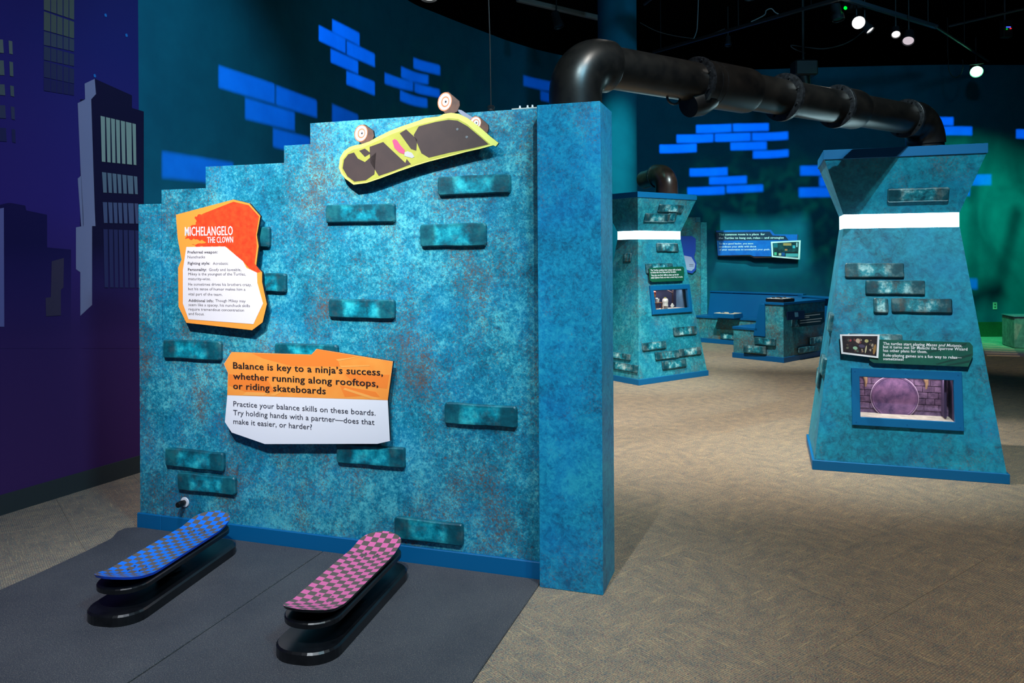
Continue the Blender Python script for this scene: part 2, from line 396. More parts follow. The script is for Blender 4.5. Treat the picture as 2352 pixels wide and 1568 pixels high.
struct('wall_right', MB().box((20, -4, 0), (20.1, 20, 6.0)), BLACK)
WPTS = [(-2.541, 5.268), (-2.13, 6.73), (-1.72, 8.2), (-1.314, 9.66), (-.96, 10.28), (-.345, 11.17), (.026, 11.67), (.618, 12.29), (1.6, 12.97), (2.9, 13.4), (4.36, 13.5), (5.22, 13.4), (7.35, 13.25), (8.8, 13.3), (13.5, 13.3)]
def catmull(P, k=8):
    out = []
    Q = [P[0]] + list(P) + [P[-1]]
    for i in range(1, len(Q) - 2):
        for j in range(k):
            t = j / k; a, b, c, d = [Vector((*q, 0)) for q in Q[i - 1:i + 3]]
            p = .5 * ((2 * b) + (c - a) * t + (2 * a - 5 * b + 4 * c - d) * t * t + (3 * b - a - 3 * c + d) * t ** 3); out.append(p.xy)
    out.append(Vector(P[-1])); return out
WCURVE = catmull(WPTS)
PCURVE = [Vector((-4.35, 1.17)), Vector((-2.541, 5.268))]
def wall_mb(curve, z0, z1, th=.12, off=0):
    mb = MB(); n = len(curve); nr = []
    for i in range(n):
        d = (curve[min(i + 1, n - 1)] - curve[max(i - 1, 0)]).normalized(); nr.append(Vector((d.y, -d.x)))
    vs = []
    for i, p in enumerate(curve):
        a = p + nr[i] * off; b = p - nr[i] * th
        for q in (a, b): vs += [(q.x, q.y, z0), (q.x, q.y, z1)]
    fs = []
    for i in range(n - 1):
        k = i * 4; j = k + 4; fs += [(k, j, j + 1, k + 1), (k + 2, k + 3, j + 3, j + 2), (k + 1, j + 1, j + 3, k + 3), (k, k + 2, j + 2, j)]
    fs += [(0, 1, 3, 2), (n * 4 - 4, n * 4 - 2, n * 4 - 1, n * 4 - 3)]; mb.add(vs, fs); return mb
TOPZ = H + 3.2
struct('wall_back', wall_mb(WCURVE, 0, TOPZ), WTEAL, smooth=True)
wl = struct('wall_left', wall_mb(PCURVE, 0, 5.4), PURP)
def on_wall(curve, px, py, off=0):
    r = ray(px, py); best = None
    for i in range(len(curve) - 1):
        a, b = curve[i], curve[i + 1]; d = b - a; det = r.x * d.y - r.y * d.x
        if abs(det) < 1e-9: continue
        t = (a.x * d.y - a.y * d.x) / det; s = (a.x * r.y - a.y * r.x) / det
        if t > 0 and -1e-6 <= s <= 1 + 1e-6 and (best is None or t < best[0]):
            nn = Vector((d.y, -d.x)).normalized(); best = (t, nn)
    if best is None:
        a, b = curve[0], curve[1]; d = b - a; det = r.x * d.y - r.y * d.x
        t = (a.x * d.y - a.y * d.x) / det; best = (t, Vector((d.y, -d.x)).normalized())
    p = EYE + r * best[0]; return p + Vector((best[1].x, best[1].y, 0)) * off
GREENB = simple_noise('green_turf_strip', (20, 60, 26), (30, 76, 36), 60, .9, .4)
i0 = [i for i, p in enumerate(WCURVE) if p.x > 5.6][0]
struct('trim_1', wall_mb(WCURVE[i0:], 0, .25, 0, .05), GREENB)
BASEM = mat('grey_baseboard', (52, 58, 60), .6)
struct('baseboard_left', wall_mb(PCURVE, 0, .115, 0, .012), BASEM)

# mural shapes printed on the purple wall
def fade_mat(rgb):
    nm = 'mural_fade_%d_%d_%d' % rgb
    if nm in MATS: return MATS[nm]
    m = mat(nm, rough=.8, spec=.15); t = NT(m); g = t.n('NewGeometry'); sp = t.n('SeparateXYZ'); t.l(g.outputs['Position'], sp.inputs[0])
    bgc = t.ramp(t.math('DIVIDE', sp.outputs[2], 4.7), [(0, lin((80, 46, 104))), (.22, lin((54, 34, 92))), (.38, lin((50, 36, 116))), (.6, lin((30, 32, 104))), (1, lin((22, 24, 76)))])
    mr = t.n('MapRange'); mr.inputs[1].default_value = .95; mr.inputs[2].default_value = 1.55; t.l(sp.outputs[2], mr.inputs[0])
    t.l(t.mix(mr.outputs[0], bgc, lin(rgb)), t.b.inputs['Base Color']); return m
def mural(name, polys, rgb, off=.002, fade=False):
    mb = MB(); 
    for k, poly in enumerate(polys):
        ps = [on_wall(PCURVE, x, y, off) for x, y in poly]; mb.add(ps, [tuple(range(len(ps)))])
    return put(name, mb, fade_mat(rgb) if fade else mat('mural_%d_%d_%d' % rgb, rgb, .8, spec=.15), wl)
mural('painted_tower', [[(184, 228), (184, 800), (330, 800), (330, 256), (303, 248), (303, 219), (218, 181), (195, 193), (196, 228)]], (20, 16, 52), .001, True)
mural('painted_far_block', [[(-30, 560), (0, 470), (18, 466), (25, 466), (58, 472), (60, 483), (108, 493), (108, 568), (163, 573), (163, 800), (-30, 800)]], (26, 20, 74), .001, True)
mural('painted_tower_side', [[(178, 237), (195, 228), (194, 192), (217, 181), (220, 216), (209, 228), (217, 480), (219, 519), (211, 519), (211, 700), (184, 725), (184, 625), (174, 618), (174, 522), (190, 519)],
                             [(178, 410), (186, 403), (192, 500), (192, 519), (186, 520)]], (124, 126, 160))
mural('painted_block_side', [[(118, 600), (146, 592), (145, 660), (139, 665), (139, 724), (105, 726), (104, 684), (116, 682)]], (62, 54, 78), .003)
mural('painted_edge_block', [[(-30, 484), (8, 477), (9, 750), (-30, 750)]], (104, 104, 160), .003)
for (rgb, y0, y1, sl) in (((140, 156, 148), 266, 371, .1), ((96, 112, 130), 395, 442, .05), ((74, 84, 120), 464, 512, .02), ((44, 46, 90), 526, 660, .01)):
    ps = []
    for a, b in ((230, 240), (242.5, 252), (254, 263), (265, 274), (276.5, 286), (288, 301), (303, 311)):
        f = lambda x: y0 + (x - 230) * (.235 if y0 < 300 else .13 if y0 < 450 else .04); g = lambda x: y1 + (x - 230) * sl
        k = (y0 - 266) / 40; ps.append([(a + k, f(a)), (b + k, f(b)), (b + k + 1.2, g(b)), (a + k + 3, g(a))])
    mural('painted_windows', ps, rgb, .004)
rows = [(-60, 22, .42), (26, 69, .35), (72, 103, .27), (106, 137, .27), (140, 177, .27), (180, 208, .2)]
rc = [(74, 88, 84), (72, 86, 82), (58, 70, 88), (48, 58, 84), (42, 48, 84), (36, 38, 84)]
for (a, b, sl), c in zip(rows, rc):
    mural('painted_windows', [[(x0, a + sl * (x0 - 100)), (x1, a + sl * (x1 - 100)), (x1, b + sl * (x1 - 100) * .8), (x0, b + sl * (x0 - 100) * .8)] for x0, x1 in ((100, 115), (116.5, 129), (130.5, 143), (145, 157), (158.5, 169.5))], c, .003)
for (a, b), c in zip(((90, 122), (138, 173), (193, 219), (241, 272), (293, 325)), ((86, 104, 100), (78, 96, 94), (72, 88, 92), (52, 60, 88), (36, 40, 84))):
    k = (a - 90) / 30; mural('painted_windows', [[(-14, a), (6 + k, a + 1), (8 + k, b), (-12, b - 2)], [(19 + k, a + 3), (27.5 + k, a + 5), (28.5 + k, b + 3), (20.5 + k, b + 1)]], c, .003)
mural('painted_stars', [[(x - 3, y - 3), (x + 1, y - 4), (x + 3, y + 1), (x + 2, y + 4), (x - 2, y + 3)] for x, y in ((242, 35), (290, 81), (217, 174))], (30, 110, 190), .003)

# ------------------------------------------------------------------ text and flat sign helpers
_hc = {}
def _text_mesh(s, bold, shear=0):
    c = bpy.data.curves.new('t', 'FONT'); c.body = s; c.resolution_u = 2; c.offset = .008 if bold else 0.; c.shear = shear
    c.size = 1; c.space_character = 1.05 if bold else 1.0
    o = bpy.data.objects.new('t', c); COL.objects.link(o); dg = bpy.context.evaluated_depsgraph_get(); dg.update()
    me = bpy.data.meshes.new_from_object(o.evaluated_get(dg)); COL.objects.unlink(o); bpy.data.objects.remove(o); bpy.data.curves.remove(c)
    if bold:                                        # heavier stems: a second copy of the strokes set a hair to the right
        vs = [v.co.copy() for v in me.vertices]; fs = [tuple(p.vertices) for p in me.polygons]; n = len(vs); m2 = bpy.data.meshes.new('t')
        m2.from_pydata(vs + [v + Vector((.034, 0, .0004)) for v in vs], [], fs + [tuple(i + n for i in f) for f in fs]); bpy.data.meshes.remove(me); return m2
    return me
def text(P, parent, s, x0, y0, x1, cap, m, off, bold=False, shear=0, name='lettering', uv=None):
    me = _text_mesh(s, bold, shear)
    if 'H' not in _hc: h = _text_mesh('H', False); _hc['H'] = max(v.co.y for v in h.vertices)
    xs = [v.co.x for v in me.vertices]; a, b = min(xs), max(xs)
    u0, v0 = P.uv(x0, y0, off); u1 = P.uv(x1, y0, off)[0]; vt = P.uv(x0, y0 - cap, off)[1]
    sx = (u1 - u0) / (b - a); sy = (vt - v0) / _hc['H']
    for v in me.vertices: v.co = Vector(((v.co.x - a) * sx, v.co.y * sy, v.co.z))
    me.materials.append(m); me.name = name
    return put(name, me, None, parent, P.M(u0, v0, off))
def slab(P, poly_px, off, th, name, m, parent, edge=None):
    """flat board: front face at 'off' above the surface, th thick"""
    uv = [P.uv(x, y, off) for x, y in poly_px]; cu = sum(a for a, b in uv) / len(uv); cv = sum(b for a, b in uv) / len(uv)
    poly = [(a - cu, b - cv) for a, b in uv]; mb = MB(); n = len(poly)
    mb.prism(poly, -th, 0)
    if edge:
        mb.m = [1] * len(mb.m); mb.m[1] = 0; mats = [m, edge]
    else: mats = m
    return put(name, mb, mats, parent, P.M(cu, cv, off))
def ragged(poly, amp=2.6, step=3.5, seed=1, keep=()):
    rn = random.Random(seed); out = []; n = len(poly)
    for i in range(n):
        a, b = poly[i], poly[(i + 1) % n]; L = math.dist(a, b); k = max(1, int(L / step)); nx, ny = (b[1] - a[1]) / L, -(b[0] - a[0]) / L; out.append(a)
        for j in range(1, k):
            t = j / k; d = rn.uniform(-amp, amp) if i not in keep else 0; out.append((a[0] + (b[0] - a[0]) * t + nx * d, a[1] + (b[1] - a[1]) * t + ny * d))
    return out
def brick(P, parent, x0, y0, x1, y1, m=None, proud=.022, off=0, jit=.0022):
    """x0,y0 = top left pixel, x1,y1 = bottom right pixel"""
    a = P.uv(x0, y0, proud); b = P.uv(x1, y1, proud); p0 = P.o + P.ex * a[0] + P.ey * a[1]; p1 = P.o + P.ex * b[0] + P.ey * a[1]
    if (p1.z - H) / p1.y > (p0.z - H) / p0.y + .0005:      # courses climb to the right in the photograph: use the other diagonal
        a_, b_ = P.uv(x0, y1, proud), P.uv(x1, y0, proud); return brick_uv(P, parent, a_[0], a_[1], b_[0], b_[1], m, proud, jit)
    return brick_uv(P, parent, a[0], b[1], b[0], a[1], m, proud, jit)
def brick_uv(P, parent, u0, v0, u1, v1, m=None, proud=.022, jit=.0022):
    w, h = abs(u1 - u0) / 2, abs(v1 - v0) / 2; r = min(.012, h * .3); pts = []
    for cx, cy, a0 in ((w - r, h - r, 0), (-w + r, h - r, 90), (-w + r, -h + r, 180), (w - r, -h + r, 270)):
        for k in (0, 45, 90):
            a = math.radians(a0 + k); pts.append((cx + r * math.cos(a) + random.uniform(-jit, jit) * .5, cy + r * math.sin(a) + random.uniform(-jit, jit)))
        # a wavering point along the side that follows
    full = []
    for i, p in enumerate(pts):
        full.append(p)
        if i % 3 == 2:
            q = pts[(i + 1) % len(pts)]; L = math.dist(p, q); k = 4 if L > .15 else 1
            for j in range(1, k + 1):
                t = j / (k + 1); x = p[0] + (q[0] - p[0]) * t; y = p[1] + (q[1] - p[1]) * t; jj = random.uniform(-jit, jit)
                full.append((x + (jj if k == 1 else 0), y + (jj if k > 1 else 0)))
    mb = MB().prism(full, 0, proud, bev=.006)
    return put('brick', mb, m or BR1, parent, P.M((u0 + u1) / 2, (v0 + v1) / 2, 0), smooth=False)

# ------------------------------------------------------------------ round building column
mb = MB(); c = Vector((1.448, 10.5, 0))
mb.loft([[c + Vector((math.cos(a * math.pi / 24) * .262, math.sin(a * math.pi / 24) * .262, z)) for a in range(48)] for z in (0, 6)])
struct('column', mb, WTEAL, smooth=True)

# ------------------------------------------------------------------ exhibit partition with stepped top
PW = Plane(UN(0, -.075), U, Z)                                     # its front face
part = thing('exhibit_partition', 'tall teal patina partition with stepped top, raised bricks and square end pillar', 'partition', UN(-1.0, 0))
pu = lambda x, y: PW.uv(x, y)
xl, xs = pu(322, 1180)[0], pu(373, 900)[0]; zt = [pu(*q)[1] for q in ((345, 468.5), (420, 434), (560, 378.5), (682, 332.5), (950, 267))]
xe = [pu(*q)[0] for q in ((472, 405), (652, 355), (712, 305))]
def front_panel(poly, name, m, th=.11):
    mb = MB(); mb.prism(poly, -th, 0, bev=.0015); return put(name, mb, m, part, PW.M())
front_panel([(xl, 0), (xs - .0015, 0), (xs - .0015, zt[0]), (xl, zt[0])], 'panel', PAT)
front_panel([(xs + .0015, 0), (.02, 0), (.02, zt[4]), (xe[2], zt[4]), (xe[2], zt[3]), (xe[1], zt[3]), (xe[1], zt[2]), (xe[0], zt[2]), (xe[0], zt[1]), (xs + .0015, zt[1])], 'panel', PAT)
ZT = zt[4]
mb = MB()
mb.bbox((0, -.262, 0), (.284, .004, 2.125), .002, Matrix.Identity(4))
put('end_pillar', mb, PATP, part, frame(UN(0, 0), U, -N, Z) @ Matrix.Translation((0, -.0, 0)) @ Matrix.Scale(1, 4))
# (pillar axes: x = along the wall, y = away from the viewer)
bpy.data.objects['end_pillar'].matrix_basis = WM[part.name].inverted() @ frame(UN(0, 0), U, -N, Z) @ Matrix.Translation((0, .262 - .004, 0))
# blue kick board in two lengths
FW = frame(UN(0, -.075), U, -N, Z)
for a, b in ((xl - .008, xs - .001), (xs + .001, -.002)):
    put('kick_board', MB().bbox((a, -.016, 0), (b, -.0005, .082), .003), TRIM, part, FW)
for r in ((748, 466, 905, 513), (1005, 399, 1171, 449), (965, 512, 1115, 567), (754, 686, 905, 733), (575, 627, 655, 671), (520, 521, 617, 569),
          (373, 780, 506, 829), (630, 788, 774, 838), (378, 1029, 512, 1084), (406, 1084, 539, 1139), (772, 1016, 928, 1077), (1020, 924, 1186, 985), (905, 1187, 1062, 1256)):
    brick(PW, part, *r)
# bolts and plate on the top edge
put('top_plate', MB().box((-.145, .01, ZT), (-.01, .09, ZT + .007)), mat('pale_steel', (190, 186, 176), .5), part, FW)
for x in (-.115, -.078, -.055):
    mb = MB(); mb.loft([[Vector((x + r_ * math.cos(a), .04 + r_ * math.sin(a), ZT + z)) for a in [k * math.pi / 4 for k in range(8)]] for z, r_ in ((.007, .006), (.015, .006), (.015, .004), (.023, .004))]); put('bolt', mb, WHITE, part, FW)

# black suspension cable with clamp on the partition
fr = FW; ux = PW.uv(1128, 250, -.05)[0]
cab = thing('suspension_cable', 'thin black cable rising from a clamp on the stepped wall top', 'cable', fr @ Vector((ux, .05, ZT)))
mb = MB(); mb.loft([[Vector((ux + r * math.cos(a), .05 + r * math.sin(a), ZT + z)) for a in [k * math.pi / 6 for k in range(12)]] for z, r in ((0, .016), (.011, .019), (.018, .015), (.028, .019), (.036, .012))])
put('clamp', mb, BLK, cab, fr, smooth=True)
base = fr @ Vector((ux, .05, ZT + .034)); top = Vector((base.x - .105, base.y, 6.0)); pth = [base.lerp(top, t / 12) + Vector((.006 * math.sin(t), 0, 0)) for t in range(13)]
put('wire', MB().tube(pth, .0028, 8), BLK, cab, smooth=True)

# small black knob on a white ring, low on the partition
u, v = PW.uv(424, 1153, .004)
kn = thing('round_knob', 'small black round knob on a white ring low on the stepped wall', 'knob', PW.M(u, v).translation)
def lathe(prof, seg=24):
    mb = MB(); mb.loft([[Vector((r * math.cos(2 * math.pi * k / seg), r * math.sin(2 * math.pi * k / seg), z)) for k in range(seg)] for r, z in prof]); return mb
put('ring', lathe([(.026, 0), (.027, .003), (.025, .006), (.014, .007)]), WHITE, kn, PW.M(u, v), smooth=True)
put('knob_body', lathe([(.0135, .004), (.0135, .02), (.0155, .022), (.0155, .05), (.0135, .056), (.006, .058)]), BLK, kn, PW.M(u, v), smooth=True)

# ------------------------------------------------------------------ orange biography sign
OFF = .05
bio = thing('biography_sign', 'orange and white shaped sign with biography text under red splatter heading', 'sign', PW.M(*PW.uv(508, 610), 0).translation)
slab(PW, [(404, 493), (536, 458), (573, 467), (598, 496), (590, 540), (594, 565), (588, 612), (602, 625), (602, 648), (613, 698), (603, 740), (579, 758), (428, 741), (410, 704), (409, 615), (417, 596), (408, 547)], OFF, .014, 'board', ORGE, bio, EDGE)
slab(PW, ragged([(448, 497), (470, 489), (536, 463), (571, 471), (595, 497), (588, 540), (590, 565), (585, 605), (599, 624), (590, 626), (572, 616), (560, 602), (520, 567), (458, 567), (440, 561), (474, 556), (452, 549), (425, 548), (438, 535), (430, 524), (450, 515)], keep=(1, 2, 3, 4, 5, 6, 7, 8, 9, 10, 11)), OFF + .0006, .0008, 'splatter_print', RED, bio)
slab(PW, [(428, 567), (517, 566), (558, 600), (566, 615), (590, 626), (591, 650), (604, 697), (582, 744), (433, 733), (420, 697), (420, 620)], OFF + .0012, .0008, 'text_panel', mat('warm_white_print', (232, 226, 230), .55), bio)
for sx in (434, 572):
    put('standoff', lathe([(.008, 0), (.008, OFF - .014)], 10), STEEL, bio, PW.M(*PW.uv(sx, 560), 0))
    put('standoff', lathe([(.008, 0), (.008, OFF - .014)], 10), STEEL, bio, PW.M(*PW.uv(sx, 700), 0))
T = lambda s, x0, y0, x1, cap, m=mat('grey_ink', (74, 66, 70), .6), b=False: text(PW, bio, s, x0, y0, x1, cap, m, OFF + .0017, b)
text(PW, bio, 'MICHELANGELO', 424.5, 541.5, 535, 20, WHITE, OFF + .0016, True); text(PW, bio, 'THE CLOWN', 476, 557.5, 535.5, 13.2, WHITE, OFF + .0016, True)
T('Preferred weapon:', 431, 582, 499.7, 6.1, b=True); T('Nunchucks', 431, 593, 471, 6.1)
T('Fighting style:', 431.4, 607.4, 482, 6.1, b=True); T('Acrobatic', 489, 607.8, 523.8, 6.1)
T('Personality:', 431.6, 621.7, 474.5, 6.1, b=True); T('Goofy and loveable,', 480, 622, 554, 6.1)
for s, y, x1 in (('Mikey is the youngest of the Turtles,', 632, 564.3), ('maturity-wise.', 643, 483.7), ('He sometimes drives his brothers crazy,', 655.4, 577.8), ('but his sense of humor makes him a', 666, 563.5), ('vital part of the team.', 678, 510.6)): T(s, 432.3, y, x1, 6.1)
T('Additional info:', 433, 692.7, 490.6, 6.1, b=True); T('Though Mikey may', 494.5, 693, 564, 6.1)
for s, y, x1 in (('seem like a spacey, his nunchuck skills', 702.4, 573.7), ('require tremendous concentration', 712.6, 560.4), ('and focus.', 723, 469.6)): T(s, 433, y, x1, 6.1)

# ------------------------------------------------------------------ orange and white balance sign
# crop scale 5.3455 from (500, 780)
Q = lambda x, y: (500 + x / 5.3455, 780 + y / 5.3455)
bal = thing('balance_sign', 'large orange-over-white shaped sign about balance above the pink skateboard', 'sign', PW.M(*PW.uv(710, 910), 0).translation)
out = [Q(*p) for p in ((170, 150), (1150, 182), (1215, 112), (2152, 265), (2088, 742), (2115, 1242), (1960, 1277), (580, 1280), (172, 1138), (88, 1010), (118, 680), (125, 405), (75, 298))]
slab(PW, out, OFF, .014, 'board', WHITE, bal, EDGE)
slab(PW, [Q(*p) for p in ((170, 151), (1150, 183), (1215, 113), (2150, 266), (2088, 741), (118, 680), (126, 405), (77, 298))], OFF + .0006, .0008, 'heading_panel', ORG, bal)
for poly in (((420, 165), (1140, 190), (1220, 116), (1700, 200), (1480, 245), (1500, 330), (900, 320), (560, 230)), ((1500, 560), (1940, 640), (1990, 700), (1780, 690), (1560, 700)), ((130, 420), (600, 470), (700, 640), (400, 660), (130, 560)),
             ((1560, 420), (2110, 430), (2080, 600), (1700, 560))):
    slab(PW, [Q(*p) for p in poly], OFF + .0009, .0003, 'sunburst_print', ORGD, bal)
for poly in (((350, 640), (650, 650), (560, 686), (300, 682)), ((1500, 320), (1860, 312), (1870, 322), (1520, 340)), ((1560, 590), (2000, 730), (1900, 732), (1540, 610)), ((1450, 240), (1760, 205), (1600, 240), (1480, 262)), ((640, 684), (760, 620), (800, 630), (700, 688))):
    slab(PW, [Q(*p) for p in poly], OFF + .0012, .0003, 'sunburst_print', ORGL, bal)
for s, x0, y, x1 in (('Balance is key to a ninja\u2019s success,', 188, 352, 2030), ('whether running along rooftops,', 188, 482, 1972), ('or riding skateboards', 188, 602, 1328)):
    a = Q(x0, y); text(PW, bal, s, a[0], a[1], Q(x1, y)[0], 78 / 5.3455, INK, OFF + .0016, True)
for s, x0, y, x1 in (('Practice your balance skills on these boards.', 192, 814, 1937), ('Try holding hands with a partner\u2014does that', 190, 922, 1924), ('make it easier, or harder?', 192, 1030, 1156)):
    a = Q(x0, y); text(PW, bal, s, a[0], a[1], Q(x1, y)[0], 62 / 5.3455, INKB, OFF + .0016)
for sx, sy in ((540, 840), (880, 860), (545, 960), (880, 990)): put('standoff', lathe([(.008, 0), (.008, OFF - .014)], 10), STEEL, bal, PW.M(*PW.uv(sx, sy), 0))

# ------------------------------------------------------------------ flat cut-out of an upside-down skateboard at the top of the wall
cut = thing('skateboard_cutout', 'flat yellow skateboard cut-out with orange wheels upside down at the stepped wall top', 'cutout', PW.M(*PW.uv(960, 340), 0).translation)
YEL = mat('yellow_print', (232, 232, 118), .5); YELD = simple_noise('olive_print', (176, 176, 72), (190, 188, 84), 12, .5, 0); DRK = simple_noise('brown_grip_print', (66, 54, 54), (74, 60, 58), 8, .55, 0)
OW = mat('orange_wheel_print', (232, 142, 96), .5); OWD = simple_noise('wheel_tread_print', (92, 72, 66), (120, 86, 72), 22, .6, 0)
CO = .055
deck = [(778, 385), (781, 362), (790, 347), (802, 338), (815, 333.5), (830, 331), (848, 325), (864, 316), (894, 301), (925, 289), (960, 277.5), (976, 271), (1008, 267.5), (1019, 261.5), (1036, 259), (1054, 261.5), (1074, 271), (1101, 291), (1127, 314), (1145, 328), (1139, 336), (1133, 333.5), (1101, 342), (1071, 348.5), (1040, 357), (985, 371), (955, 380), (917, 393), (872, 410), (842, 420), (812, 424), (793, 410), (784, 399)]
slab(PW, deck, CO, .014, 'deck', YEL, cut, EDGE)
slab(PW, [(784, 386), (787, 366), (797, 352), (812, 343), (832, 339), (866, 324), (900, 308), (960, 287), (1008, 275), (1030, 271), (1052, 273), (1072, 284), (1100, 308), (1126, 331), (1100, 339), (1071, 346), (1040, 354), (985, 368), (955, 377), (917, 390), (872, 407), (842, 417), (813, 420), (797, 407), (788, 398)], CO + .0006, .0008, 'deck_underside', YELD, cut)
for p in (((787, 386), (790, 367), (800, 354), (813, 350), (822, 364), (838, 372), (864, 350), (860, 400), (840, 414), (814, 417), (798, 405)), ((825, 346), (838, 341), (852, 352), (838, 360)),
          ((849, 337), (880, 326), (931, 374), (934, 365), (944, 377), (905, 392), (870, 404), (850, 372)), ((918, 306), (933, 297), (958, 320), (956, 346), (944, 342)),
          ((962, 290), (1000, 280), (1030, 275), (1051, 277), (1074, 290), (1104, 315), (1122, 331), (1086, 340), (1030, 351), (985, 362), (968, 352), (950, 310))):
    slab(PW, p, CO + .0012, .0004, 'grip_print', DRK, cut)
slab(PW, [(901, 323), (906, 319), (912, 322), (920, 334), (930, 345), (928, 354), (917, 350), (906, 340)], CO + .0018, .0004, 'sticker', mat('pink_print', (226, 84, 128), .5), cut, DRK)
slab(PW, [(929, 350), (936, 347), (946, 351), (952, 360), (946, 363), (936, 360), (929, 358)], CO + .0018, .0004, 'sticker', mat('pale_sticker', (190, 188, 186), .5), cut)
for x, y in ((1050.5, 297), (1072, 315)):
    put('bolt_print', lathe([(.0065, 0), (.0055, .001)], 12), GREYM, cut, PW.M(*PW.uv(x, y, CO), CO + .0014))
def ell(cx, cy, rx, ry, tilt=0, n=24):
    t = math.radians(tilt); return [(cx + rx * math.cos(a) * math.cos(t) - ry * math.sin(a) * math.sin(t), cy + rx * math.cos(a) * math.sin(t) + ry * math.sin(a) * math.cos(t)) for a in [2 * math.pi * k / n for k in range(n)]]
slab(PW, [(1048, 250), (1060, 253), (1086, 270), (1078, 277), (1058, 262)], CO - .006, .008, 'truck_axle', mat('grey_print', (150, 156, 176), .5), cut)
for cx, cy, rx, ry, body, o_ in ((829, 306, 15, 20, [(826, 287), (838, 286), (857, 300), (859, 312), (856, 320), (846, 326), (832, 331), (820, 322)], -.002), (1021.5, 233.5, 16, 22, [(1020, 212), (1030, 211), (1055, 232), (1056, 242), (1050, 256), (1040, 261), (1022, 260), (1010, 246)], -.002), (1092, 282, 13, 15, [(1088, 268), (1101, 268), (1121, 286), (1122, 296), (1119, 305), (1108, 300), (1086, 290)], -.006)):
    wm = slab(PW, body, CO + o_, .012, 'wheel', OWD, cut, EDGE)
    for sc, m_, d in ((1, OW, .0006), (.88, WHITE, .001), (.58, OW, .0014), (.42, WHITE, .0018), (.12, INK, .0022)):
        slab(PW, ell(cx + (1 - sc) * 2.5, cy, rx * sc, ry * sc, 14), CO + o_ + d, .0003 + (.012 if sc == 1 else 0), 'hub', m_, wm)
for sx, sy in ((810, 370), (960, 330), (1090, 325)): put('standoff', lathe([(.008, 0), (.008, CO - .014)], 10), STEEL, cut, PW.M(*PW.uv(sx, sy), 0))

# ------------------------------------------------------------------ rubber mats
def mat_obj(poly_un, label, edge_noise=0):
    o = UN(sum(p[0] for p in poly_un) / len(poly_un), sum(p[1] for p in poly_un) / len(poly_un)); mb = MB()
    mb.prism([(p[0], -p[1]) for p in poly_un], 0, .008, bev=.003)
    m = put('rubber_mat', mb, RUBBER, None, frame(P0, U, -N, Z)); return tag(m, label, 'mat', 'rubber mats in front of the stepped wall')
mat_obj([(-.006, -.056), (-.008, .9), (-.01, 1.9), (-1.126, 1.9), (-1.128, 1.15), (-1.129, .55), (-1.128, -.056)], 'dark rubber floor mat under the pink checkered skateboard')
lm = mat_obj([(-1.134, -.056), (-1.134, .6), (-1.137, 1.2), (-1.134, 1.9), (-2.262, 1.9), (-2.258, .95), (-2.25, .6), (-2.262, .3), (-2.28, .12), (-2.33, .03), (-2.33, -.02), (-2.29, -.05), (-2.24, -.056)], 'dark rubber floor mat under the blue checkered skateboard')

# ------------------------------------------------------------------ balance boards
def stadium(L, W, r, n=8):
    pts = []; w, h = W / 2, L / 2
    for cx, cy, a0 in ((w - r, h - r, 0), (-w + r, h - r, 90), (-w + r, -h + r, 180), (w - r, -h + r, 270)):
        for k in range(n + 1):
            a = math.radians(a0 + 90 * k / n); pts.append((cx + r * math.cos(a), cy + r * math.sin(a)))
    return pts
def deck_surface(L, W):
    """skateboard deck: kicked nose and tail, slight concave; returns top and bottom grids"""
    nx, ny = 12, 44; top = []; bot = []
    for j in range(ny + 1):
        y = -L / 2 + L * j / ny; ay = abs(y); k = max(0, ay - (L / 2 - .155))
        z = .043 * (k / .155) ** 1.35
        e = L / 2 - ay; half = W / 2 * (1 - .07 * max(0, min(1, (ay - .2) / .2)))
        if e < .085: half *= math.sqrt(max(0, 1 - (1 - e / .085) ** 2.3))
        half = max(half, .018)
        row = []
        for i in range(nx + 1):
            s = -1 + 2 * i / nx; x = s * half; zz = z + .008 * abs(s) ** 2.2 * (1 if e > .12 else e / .12)
            row.append((x, y, zz))
        top.append(row); bot.append([(x * .985, yy * .992, zz - .011) for x, yy, zz in row])
    return top, bot
def board_meshes(ck, edge):
    L, W = .80, .212; top, bot = deck_surface(L, W); ny, nx = len(top), len(top[0]); mb = MB()
    vs = [p for r in top for p in r]; mb.add(vs, [(j * nx + i, j * nx + i + 1, (j + 1) * nx + i + 1, (j + 1) * nx + i) for j in range(ny - 1) for i in range(nx - 1)], 0)
    vb = [p for r in bot for p in r]; mb.add(vb, [(j * nx + i, (j + 1) * nx + i, (j + 1) * nx + i + 1, j * nx + i + 1) for j in range(ny - 1) for i in range(nx - 1)], 1)
    o = ny * nx; loop = [i for i in range(nx)] + [j * nx + nx - 1 for j in range(1, ny)] + [(ny - 1) * nx + i for i in range(nx - 2, -1, -1)] + [j * nx for j in range(ny - 2, 0, -1)]
    rim = []
    for a, b in zip(loop, loop[1:] + loop[:1]):      # rounded rim strip
        rim.append((a, a + o, b + o, b))
    mb.f += rim; mb.m += [1] * len(rim)
    return mb.mesh('skateboard_deck', [ck, edge], smooth=True)
